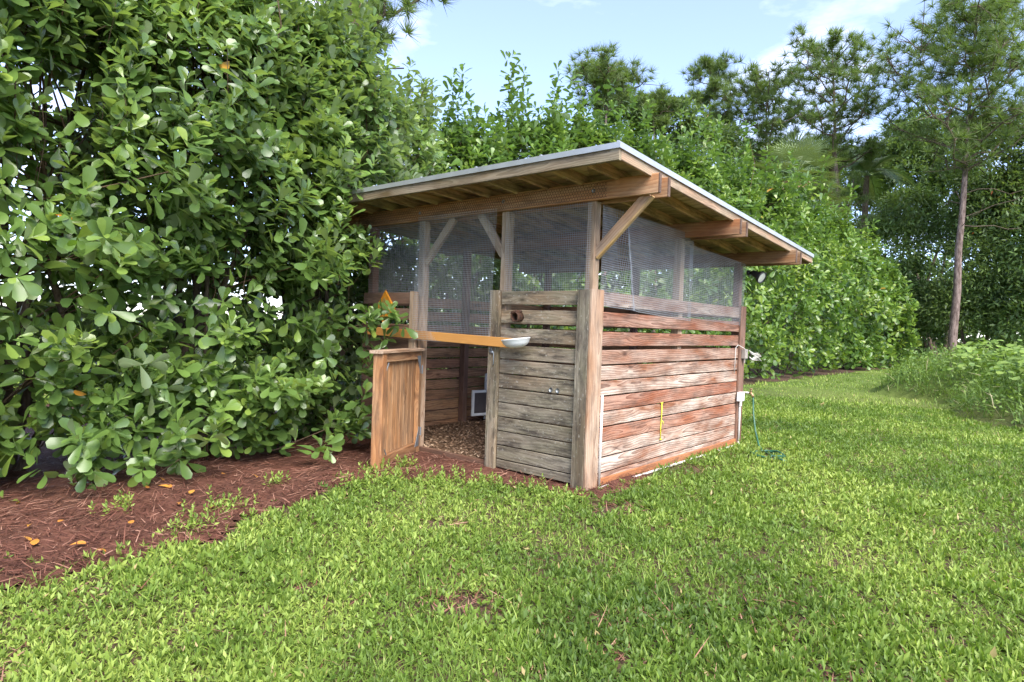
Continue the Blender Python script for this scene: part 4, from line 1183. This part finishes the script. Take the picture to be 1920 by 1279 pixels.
bt(1270, 40, [(1250, 235, 0, 60, 34), (1320, 280, 0, 60, 40), (1180, 225, 0, 55, 30)], .30, 7000, 'bright rounded tree top just above the hedge behind the roof corner', 28, tint=.55)

# fan palm and feather palm
def fan_palm(c, R, label, seed, base):
    rng = np.random.default_rng(seed); base = np.array(base, float); c = np.array(c, float)
    root = thing('fan_palm', label, 'palm', tuple(base))
    tr = MB(); tr.tube([(0, 0, -.1), tuple((c - base) * .5 + np.array([.05, 0, 0])), tuple(c - base)], [.20, .17, .16], 10, caps=False); tr.build('trunk', MAT['bark'], root, True)
    for k in range(26):
        a = k * 2.4; el = np.interp(k, [0, 25], [1.25, -.55])
        d = np.array([math.cos(a) * math.cos(el), math.sin(a) * math.cos(el), math.sin(el)])
        st = c - base; L = R * .55; hub = st + d * L - np.array([0, 0, .12])
        q = MB(); q.tube([st, st + d * L * .5, hub], [.03, .022, .015], 4, caps=False)
        side = nrm(np.cross(d, np.array([0, 0, 1.0]) + .01)); upv = np.cross(side, d)
        O, D, N = [], [], []
        for s in np.linspace(-1.9, 1.9, 26):
            dd = math.cos(s) * d + math.sin(s) * side + .12 * abs(s) * upv
            q.f.append((len(q.v), len(q.v) + 1, len(q.v) + 2, len(q.v) + 3))
            l = R * .62 * (1 - .12 * abs(s)) * rng.uniform(.9, 1.1); dd = nrm(dd); w = np.cross(dd, upv) * .036
            t = hub + dd * l; t[2] -= .16 * l
            mm = hub + dd * l * .55
            q.v.extend([tuple(hub), tuple(mm + w), tuple(t), tuple(mm - w)])
        o = q.build('frond', MAT['palm'], root)
        at = o.data.attributes.new('tint', 'FLOAT', 'POINT'); at.data.foreach_set('value', np.full(len(o.data.vertices), np.clip(.85 - .022 * k + rng.normal(0, .10), 0, 1) if k < 23 else 1.12).astype(np.float32))
    return root
pc = world_at(1492, 330, 31); fan_palm(pc, 2.2, 'fan palm with a shaggy crown rising behind the far hedge', 3, (pc[0], pc[1], 0))
pc = world_at(1520, 395, 32.5); fan_palm(pc, 2.0, 'lower fan palm with browner fronds below the shaggy one', 4, (pc[0], pc[1], 0))
def feather_palm(c, R, label, seed, base, n=15):
    rng = np.random.default_rng(seed); base = np.array(base, float); c = np.array(c, float)
    root = thing('feather_palm', label, 'palm', tuple(base))
    tr = MB(); tr.tube([(0, 0, -.1), tuple((c - base) * .5), tuple(c - base)], [.22, .18, .15], 10, caps=False); tr.build('trunk', MAT['bark'], root, True)
    for k in range(n):
        a = k * 2.4 + .3; el = np.interp(k, [0, n - 1], [1.3, .1])
        q = MB(); pts = []; st = c - base
        for u in np.linspace(0, 1, 8):
            e = el - 1.25 * u * u
            h = R * u
            pts.append(st + np.array([math.cos(a) * math.cos(el) * h, math.sin(a) * math.cos(el) * h, math.sin(el) * h - .75 * R * u * u * math.cos(el) - .12 * R * u * u]))
        q.tube(pts, [.03 - .003 * i for i in range(8)], 4, caps=False)
        for u in np.linspace(.12, .99, 34):
            j = min(int(u * 7), 6); f = u * 7 - j; p = pts[j] * (1 - f) + pts[j + 1] * f; t = nrm(pts[j + 1] - pts[j])
            side = nrm(np.cross(t, np.array([0.001, 0, 1.0])))
            for s in (-1, 1):
                l = R * .26 * math.sin(math.pi * min(1, .25 + .75 * u)) * rng.uniform(.85, 1.1) + .08
                d = nrm(side * s + t * .55 + np.array([0, 0, .25])); w = nrm(np.cross(d, t)) * .0; w = t * .045
                b = len(q.v); tip = p + d * l; tip = tip - np.array([0, 0, .25 * l])
                q.v.extend([tuple(p - w), tuple(p + w), tuple(tip)]); q.f.append((b, b + 1, b + 2))
        o = q.build('frond', MAT['palm'], root)
        at = o.data.attributes.new('tint', 'FLOAT', 'POINT'); at.data.foreach_set('value', np.full(len(o.data.vertices), .15 + .4 * rng.random()).astype(np.float32))
    return root
pc = world_at(1625, 330, 37); feather_palm(pc, 3.4, 'dark feather palm between the slender pine and the largest pine', 5, (pc[0], pc[1], 0))
pc = world_at(1560, 300, 41); feather_palm(pc, 3.0, 'feather palm half hidden behind the slender pine trunk', 6, (pc[0], pc[1], 0), 13)

# far wood that closes the horizon
def far_wood():
    rng = np.random.default_rng(77); Vs, Fs, Ts = [], [], []; b = 0
    az = rng.uniform(-.15, 1.25, 1300)         # to the right of the view's centre and on round
    dist = rng.uniform(58, 85, 1300)
    ang = math.atan2(FWD[0], FWD[1]) + az
    cx = CAM_LOC[0] + dist * np.sin(ang); cy = CAM_LOC[1] + dist * np.cos(ang)
    cz = rng.uniform(0, 1, 1300) ** 1.7 * (7.0 + 4 * fbm(az * 9, az * 3 + 2))
    k = 22
    P = np.stack([cx, cy, cz], 1)[:, None, :] + rng.normal(0, 1.1, (1300, k, 3)); P = P.reshape(-1, 3); P[:, 2] = np.abs(P[:, 2])
    D = nrm(rng.normal(size=P.shape)); N = nrm(rng.normal(0, .6, P.shape) + np.array([0, 0, 1.0]))
    T = np.repeat(np.clip(rng.normal(.45, .2, 1300), 0, 1), k)
    V, F, TT = place_leaves('lance', P, D, N, rng.uniform(.6, 1.1, len(P)), T, 1.8)
    o = link(bpy.data.objects.new('far_wood', np_mesh('far_wood', V, F, MAT['bgleaf'], TT))); tag(o, kind='stuff')
far_wood()

# ------------------------------------------------------------------ ground cover
def polar_sample(n, r0, r1, power, rng, amin=-.80, amax=.80):
    """ground points round the camera, density falling with distance"""
    u = rng.random(n)
    e = 2 - power
    r = (r0 ** e + u * (r1 ** e - r0 ** e)) ** (1 / e)
    a = math.atan2(FWD[0], FWD[1]) + rng.uniform(amin, amax, n)
    return CAM_LOC[0] + r * np.sin(a), CAM_LOC[1] + r * np.cos(a), r

MOUND = [(5.6, 11.4, 4.0, 3.8), (4.0, 15.5, 3.4, 4.4), (7.5, 9.8, 4.0, 3.6), (2.0, 16.4, 2.7, 3.4), (7.5, 16.5, 5, 5)]
def mound_h(x, y):
    h = 0
    for cx, cy, rx, ry in MOUND:
        d = ((x - cx) / rx) ** 2 + ((y - cy) / ry) ** 2
        h = np.maximum(h, np.clip(1 - d, 0, 1) ** .48)
    return h
def on_lawn(x, y):
    bad = mulchness(x, y)
    edge = bad & ~mulchness(x + .38, y - .30)          # runners creep a little way into the straw
    h = np.modf(np.abs(np.sin(x * 127.1 + y * 311.7) * 43758.5))[0]
    bad &= ~(edge & (h < .16) & (fbm(x * 2.6 + 4, y * 2.6) > .47))
    bad |= (x > W_X - .05) & (x < .035) & (y > -.05) & (y < W_Y + .05)
    bad |= mound_h(x, y) > .12
    return ~bad

def bare(x, y):
    """0..1, how thin the turf is: small worn spots and the strip at the shed's foot"""
    p = fbm(x * 1.9 + 40, y * 1.9 + 3, o=4)
    t = .8 * np.clip((p - .70) / .14, 0, 1) * np.clip((12 - np.hypot(x - 3.15, y + 4.8)) / 6, 0, 1)
    for cx, cy, r in ((.87, -2.42, .22), (1.75, -2.35, .10), (.5, -.35, .28), (.3, 1.6, .28), (.3, 2.6, .22), (2.35, -1.55, .10), (.15, -2.9, .10), (-.15, -1.6, .15)):
        t = np.maximum(t, np.clip(1.25 - np.hypot((x - cx), (y - cy)) / r, 0, 1))
    return t

def lawn():
    rng = np.random.default_rng(99)
    Vs, Fs, Ts = [], [], []; b = 0
    def add(V, F, T):
        nonlocal b
        Vs.append(V); Fs.append(F + b); Ts.append(T); b += len(V)
    # broad-leaved sprigs (the small ovate weed that makes most of the near turf)
    x, y, r = map(np.concatenate, zip(polar_sample(78000, 2.2, 16, 1.5, rng), polar_sample(6500, 1.6, 7, 1.3, rng, .80, 1.3), polar_sample(6500, 1.6, 7, 1.3, rng, -1.3, -.80)))
    br = bare(x, y)
    ok = on_lawn(x, y) & (rng.random(len(x)) > .93 * br); x, y, r, br = x[ok], y[ok], r[ok], br[ok]
    dens = fbm(x * .9 + 5, y * .9 + 8)
    ok = rng.random(len(x)) < np.clip(1.35 - .9 * np.clip((dens - .5) * 4, 0, 1), .3, 1); x, y, r, br, dens = x[ok], y[ok], r[ok], br[ok], dens[ok]
    tone = np.clip(.56 + 1.1 * (fbm(x * .55 + 2, y * .55) - .5) + .9 * (fbm(x * 2.3, y * 2.3 + 7) - .5) - .10 * np.clip((x - 1.2) / 2.5, -1, 1) * np.clip((6 - y) / 6, 0, 1), .05, .95)
    k = 6; n = len(x)
    hh = rng.uniform(.012, .045, n)
    ang = rng.uniform(0, 6.28, (n, 1)) + np.arange(k) * 2.4 + rng.normal(0, .3, (n, k))
    el = np.linspace(1.15, .1, k) + rng.normal(0, .4, (n, k))
    D = np.stack([np.cos(ang) * np.cos(el), np.sin(ang) * np.cos(el), np.sin(el)], -1).reshape(-1, 3)
    O = np.stack([np.repeat(x, k), np.repeat(y, k), np.repeat(hh, k) * np.tile(np.linspace(1, .35, k), n)], 1)
    N = nrm(np.array([0, 0, 1.0]) + rng.normal(0, .55, O.shape) - D * D[:, 2:3] * .8)
    S = np.repeat(.027 * (.72 + .8 * fbm(x * 1.7 + 60, y * 1.7)) * (1 + r / 14) * rng.uniform(.75, 1.3, n), k) * rng.uniform(.7, 1.2, n * k)
    T = np.clip(np.repeat(tone, k) + rng.normal(0, .15, n * k), 0, 1)
    T = np.where(rng.random(n * k) < .012, 1.12, T)
    add(*place_leaves('lance', O, D, N, S, T, rng.uniform(.7, 1.5, n * k)))
    # thin grass blades
    for cnt, r0, r1, pw, L, W in ((84000, 2.2, 13, 1.5, .055, .0042), (104000, 9, 45, 1.45, .075, .0085)):
        x, y, r = polar_sample(cnt, r0, r1, pw, rng)
        br = bare(x, y)
        ok = on_lawn(x, y) & (rng.random(len(x)) > .9 * br); x, y, r = x[ok], y[ok], r[ok]
        n = len(x)
        cl = fbm(x * .9 + 5, y * .9 + 8)
        tall = np.clip(.7 + 2.2 * (cl - .45), .45, 1.5)
        tone = np.clip(.58 - .08 * np.clip((x - 1.2) / 2.5, -1, 1) * np.clip((6 - y) / 6, 0, 1) + 1.0 * (fbm(x * .55 + 2, y * .55) - .5) + .7 * (fbm(x * 2.3, y * 2.3 + 7) - .5) + .08 * np.clip((r - 8) / 8, 0, 1) + rng.normal(0, .15, n), 0, 1)
        tone = np.where(rng.random(n) < .03, 1.12, tone)
        a = rng.uniform(0, 6.28, n); lean = np.abs(rng.normal(.45, .35, n))
        D = nrm(np.stack([np.cos(a) * lean, np.sin(a) * lean, np.ones(n)], 1))
        N = nrm(np.stack([-np.cos(a), -np.sin(a), np.full(n, .4)], 1) + rng.normal(0, .2, (n, 3)))
        O = np.stack([x, y, np.full(n, -.004)], 1)
        S = L * tall * rng.uniform(.5, 1.25, n) * (1 + np.clip(r - 10, 0, 30) / 40)
        w = W * (1 + np.clip(r - 10, 0, 35) / 12) / S * rng.uniform(.7, 1.3, n)
        add(*place_leaves('blade', O, D, N, S, tone, w, rng.normal(-.35, .25, n)))
    # spreading tufts of coarser grass
    x, y, r = polar_sample(900, 2.6, 16, 1.3, rng)
    ok = on_lawn(x, y); x, y, r = x[ok], y[ok], r[ok]; k = 14; n = len(x)
    a = rng.uniform(0, 6.28, n * k); lean = np.abs(rng.normal(.5, .3, n * k))
    D = nrm(np.stack([np.cos(a) * lean, np.sin(a) * lean, np.ones(n * k)], 1))
    N = nrm(np.stack([-np.cos(a), -np.sin(a), np.full(n * k, .5)], 1))
    O = np.stack([np.repeat(x, k) + rng.normal(0, .025, n * k), np.repeat(y, k) + rng.normal(0, .025, n * k), np.full(n * k, -.004)], 1)
    S = np.repeat(rng.uniform(.06, .13, n), k) * rng.uniform(.6, 1.2, n * k)
    add(*place_leaves('blade', O, D, N, S, np.clip(np.repeat(rng.normal(.68, .15, n), k) + rng.normal(0, .1, n * k), 0, 1), .0065 / S, rng.normal(-.5, .2, n * k)))
    o = link(bpy.data.objects.new('lawn_grass', np_mesh('lawn_grass', np.concatenate(Vs), np.concatenate(Fs), MAT['grass'], np.concatenate(Ts)))); tag(o, kind='stuff')
lawn()

# pine straw on the bed, on the lawn's edge and a little over the turf
def straw():
    rng = np.random.default_rng(55); Vs, Fs, Ts = [], [], []; b = 0
    x, y, r = polar_sample(62000, 2.2, 13, 1.3, rng, -1.15, .25)
    ok = mulchness(x, y) & ~((x > W_X) & (x < 0) & (y > .3) & (y < W_Y)) & (x > -5.2)
    x2, y2, r2 = polar_sample(42000, 2.4, 10, 1.4, rng); ok2 = on_lawn(x2, y2) & (rng.random(len(x2)) < .02 + .75 * bare(x2, y2))
    lift = np.concatenate([rng.uniform(.012, .045, ok.sum()), rng.uniform(.002, .022, ok2.sum())])
    x = np.concatenate([x[ok], x2[ok2]]); y = np.concatenate([y[ok], y2[ok2]]); n = len(x)
    flow = 2.2 + 1.6 * (fbm(x * .8 + 3, y * .8) - .5) * 2 + rng.normal(0, .55, n)
    tilt = rng.normal(0, .10, n)
    D = nrm(np.stack([np.cos(flow), np.sin(flow), tilt], 1))
    N = nrm(np.stack([rng.normal(0, .3, n), rng.normal(0, .3, n), np.ones(n)], 1))
    S = rng.uniform(.08, .20, n); z = lift + .03 * fbm(x * 1.7, y * 1.7)
    T = np.clip(.42 + .9 * (fbm(x * 1.1 + 9, y * 1.1) - .5) + rng.normal(0, .32, n), 0, 1)
    V, F, T = place_leaves('blade', np.stack([x, y, z], 1), D, N, S, T, .0056 / S, rng.normal(-.12, .12, n))
    o = link(bpy.data.objects.new('pine_straw', np_mesh('pine_straw', V, F, MAT['straw'], T))); tag(o, kind='stuff')
straw()

# small weeds coming up through the straw
def weeds():
    rng = np.random.default_rng(56)
    spots = [(-2.0, -3.1, .12), (-1.5, -2.55, .20), (-1.35, -1.35, .26), (-1.55, -.98, .22), (-1.05, -.75, .25), (-.7, -.62, .2), (-1.9, -1.9, .07), (-1.25, -2.9, .15), (-.2, -.48, .14), (.15, -.42, .12), (-1.7, -.6, .1)]
    x = []; y = []
    for cx, cy, r in spots:
        m = int(26 * r / .2); x.append(cx + rng.normal(0, r * .55, m)); y.append(cy + rng.normal(0, r * .55, m))
    x = np.concatenate(x); y = np.concatenate(y); n = len(x); k = 9
    ang = rng.uniform(0, 6.28, (n, 1)) + np.arange(k) * 2.4; el = np.linspace(1.2, .2, k) + rng.normal(0, .2, (n, k))
    D = np.stack([np.cos(ang) * np.cos(el), np.sin(ang) * np.cos(el), np.sin(el)], -1).reshape(-1, 3)
    hh = rng.uniform(.05, .12, n)
    O = np.stack([np.repeat(x, k), np.repeat(y, k), .02 + np.repeat(hh, k) * np.tile(np.linspace(1, .15, k), n)], 1)
    N = nrm(np.array([0, 0, 1.0]) + rng.normal(0, .3, O.shape) - D * D[:, 2:3] * .8)
    V, F, T = place_leaves('lance', O, D, N, .034 * rng.uniform(.7, 1.3, n * k), np.clip(rng.normal(.7, .15, n * k), 0, 1), 1.5)
    o = link(bpy.data.objects.new('straw_weeds', np_mesh('straw_weeds', V, F, MAT['grass'], T))); tag(o, kind='stuff')
weeds()

# bedding chips inside the shed
def chips():
    rng = np.random.default_rng(57); n = 9000
    x = rng.uniform(W_X + .06, -.06, n); y = .06 + (W_Y - .15) * rng.random(n) ** 1.25
    D = nrm(np.stack([rng.normal(size=n), rng.normal(size=n), rng.normal(0, .35, n)], 1)); N = nrm(np.stack([rng.normal(0, .4, n), rng.normal(0, .4, n), np.ones(n)], 1))
    z = .062 + .035 * fbm(x * 2.1, y * 2.1) * np.minimum(1, y * 2) + rng.uniform(0, .012, n)
    V, F, T = place_leaves('blade', np.stack([x, y, z], 1), D, N, rng.uniform(.02, .05, n), np.clip(rng.normal(.5, .28, n), 0, 1), rng.uniform(.3, .6, n))
    o = link(bpy.data.objects.new('bedding_chips', np_mesh('bedding_chips', V, F, MAT['chip'], T))); tag(o, kind='stuff')
chips()

# fallen clusia leaves on the straw
def fallen():
    rng = np.random.default_rng(58)
    V, F, T = place_leaves('obovate', np.zeros((1, 3)), np.array([[1.0, 0, 0]]), np.array([[0, 0, 1.0]]), np.ones(1), np.array([.5]), 1.0, np.array([-.15]))
    me = np_mesh('fallen_leaf', V, F, MAT['fallen'], T)
    pts = [(280, 912), (296, 910), (320, 908), (335, 946), (365, 918), (240, 978), (122, 975), (515, 897), (52, 988), (40, 1005), (38, 940), (425, 890), (130, 1022), (300, 895), (470, 888), (180, 1030), (235, 940), (70, 1010), (410, 945)]
    for i, (u, v) in enumerate(pts):
        d = FWD + RIGHT * (u - 960) / 1205.33 - UP * (v - 639.5) / 1205.33
        t = (.055 - CAM_LOC[2]) / d[2]; p = CAM_LOC + d * t
        o = bpy.data.objects.new('fallen_leaf', me); s = rng.uniform(.05, .10)
        o.matrix_local = Matrix.Translation(tuple(p)) @ Matrix.Rotation(rng.uniform(0, 6.28), 4, 'Z') @ Matrix.Rotation(rng.normal(0, .25), 4, 'X') @ Matrix.Rotation(rng.normal(0, .2), 4, 'Y') @ Matrix.Scale(s, 4)
        COL.objects.link(o)
        tag(o, 'orange yellow fallen leaf lying on the red pine straw', 'leaf', 'fallen leaves on the pine straw')
fallen()

# overgrown mound of weeds at the right
def weed_mound():
    rng = np.random.default_rng(59)
    Vs, Fs, Ts = [], [], []; b = 0
    def add(V, F, T):
        nonlocal b
        Vs.append(V); Fs.append(F + b); Ts.append(T); b += len(V)
    n = 23000
    x = rng.uniform(-.6, 10.5, n); y = rng.uniform(8, 20, n); h = mound_h(x, y)
    edge = fbm(x * 1.2, y * 1.2) * .35
    ok = (h > .08 + edge * .4); x, y, h = x[ok], y[ok], h[ok]
    tc = (CAM_LOC[0] - x) * .3 + (CAM_LOC[1] - y); keep = rng.random(len(x)) < np.interp(y, [9, 15, 20], [1, .9, .5]); x, y, h = x[keep], y[keep], h[keep]
    n = len(x)
    top = np.clip(h, 0, 1) * (1.22 + .65 * fbm(x * .8, y * .8 + 4)) ; z = top * rng.random(n) ** .6 * .82
    a = rng.uniform(0, 6.28, n); lean = np.abs(rng.normal(.55, .4, n))
    D = nrm(np.stack([np.cos(a) * lean, np.sin(a) * lean, np.ones(n)], 1)); N = nrm(np.stack([-np.cos(a), -np.sin(a), np.full(n, .5)], 1) + rng.normal(0, .2, (n, 3)))
    S = rng.uniform(.22, .55, n); T = np.clip(.5 + 1.1 * (fbm(x * .9 + 8, y * .9, z * 1.5) - .5) + rng.normal(0, .14, n), 0, 1); T = np.where(rng.random(n) < .05, 1.12, T)
    O = np.stack([x, y, np.maximum(z - .1, 0)], 1)
    # two-piece arching blades
    P1 = O + D * (S * .55)[:, None]; D2 = nrm(D + np.stack([np.cos(a) * .9, np.sin(a) * .9, np.full(n, -.65)], 1))
    add(*place_leaves('blade', O, D, N, S * .9, T, .017 / S, np.full(n, -.35)))
    w = np.cross(D2, N) ; w = nrm(w) * .0075
    V = np.stack([P1 - w, P1 + w, P1 + D2 * (S * .6)[:, None]], 1).reshape(-1, 3); add(V, np.arange(n * 3).reshape(-1, 3), np.repeat(T, 3))
    # small-leaved weeds through the mass
    m = 1800; x = rng.uniform(-.3, 10, m); y = rng.uniform(8, 18, m); h = mound_h(x, y); ok = h > .2; x, y, h = x[ok], y[ok], h[ok]; m = len(x); k = 16
    zz = h * (1.02 + .55 * fbm(x * .8, y * .8 + 4))
    P = np.stack([x, y, zz * rng.random(m) ** .5], 1)[:, None, :] + rng.normal(0, .13, (m, k, 3)); P = P.reshape(-1, 3); P[:, 2] = np.abs(P[:, 2])
    D = nrm(rng.normal(size=P.shape)); N = nrm(rng.normal(0, .5, P.shape) + np.array([0, 0, 1.0]))
    add(*place_leaves('lance', P, D, N, rng.uniform(.06, .12, len(P)), np.clip(rng.normal(.55, .2, len(P)), 0, 1), 1.6))
    # broad vine leaves on the crest
    m = 3600; x = rng.uniform(1.2, 8, m); y = rng.uniform(9.5, 17, m); h = mound_h(x, y); ok = (h > .55) & (fbm(x * .9 + 1, y * .9) > .40); x, y, h = x[ok], y[ok], h[ok]; m = len(x)
    z = h * (1.15 + .55 * fbm(x * .8, y * .8 + 4)) + rng.normal(0, .07, m)
    a = rng.uniform(0, 6.28, m); D = nrm(np.stack([np.cos(a), np.sin(a), rng.normal(-.25, .2, m)], 1)); N = nrm(rng.normal(0, .3, (m, 3)) + np.array([0, -.25, 1.0]))
    add(*place_leaves('obovate_lo', np.stack([x, y, z], 1), D, N, rng.uniform(.10, .19, m), np.clip(rng.normal(.72, .14, m), 0, 1), 1.7))
    # tall seed stalks
    m = 70; x = rng.uniform(.6, 9, m); y = rng.uniform(10, 18, m); h = mound_h(x, y); ok = h > .45; x, y, h = x[ok], y[ok], h[ok]; m = len(x)
    O = np.stack([x, y, h * .8], 1); a = rng.uniform(0, 6.28, m)
    D = nrm(np.stack([np.cos(a) * .3, np.sin(a) * .3, np.ones(m)], 1)); N = nrm(np.stack([-np.cos(a), -np.sin(a), np.full(m, .3)], 1)); S = rng.uniform(.5, .9, m)
    add(*place_leaves('blade', O, D, N, S, np.full(m, .85), .016 / S, np.full(m, -.5)))
    o = link(bpy.data.objects.new('weed_mound', np_mesh('weed_mound', np.concatenate(Vs), np.concatenate(Fs), MAT['weed'], np.concatenate(Ts)))); tag(o, kind='stuff')
    # the heaped earth under it
    gx = np.arange(-1.2, 12.6, .35); gy = np.arange(7.2, 21.9, .35); X, Y = np.meshgrid(gx, gy); H = mound_h(X, Y)
    Z = H * .62 * (.8 + .4 * fbm(X, Y)) - .03
    idx = np.arange(X.size).reshape(X.shape)
    F = np.stack([idx[:-1, :-1], idx[:-1, 1:], idx[1:, 1:], idx[1:, :-1]], -1).reshape(-1, 4)
    o = link(bpy.data.objects.new('mound_earth', np_mesh('mound_earth', np.stack([X.ravel(), Y.ravel(), Z.ravel()], 1), F, MAT['ground']))); tag(o, kind='structure')
weed_mound()
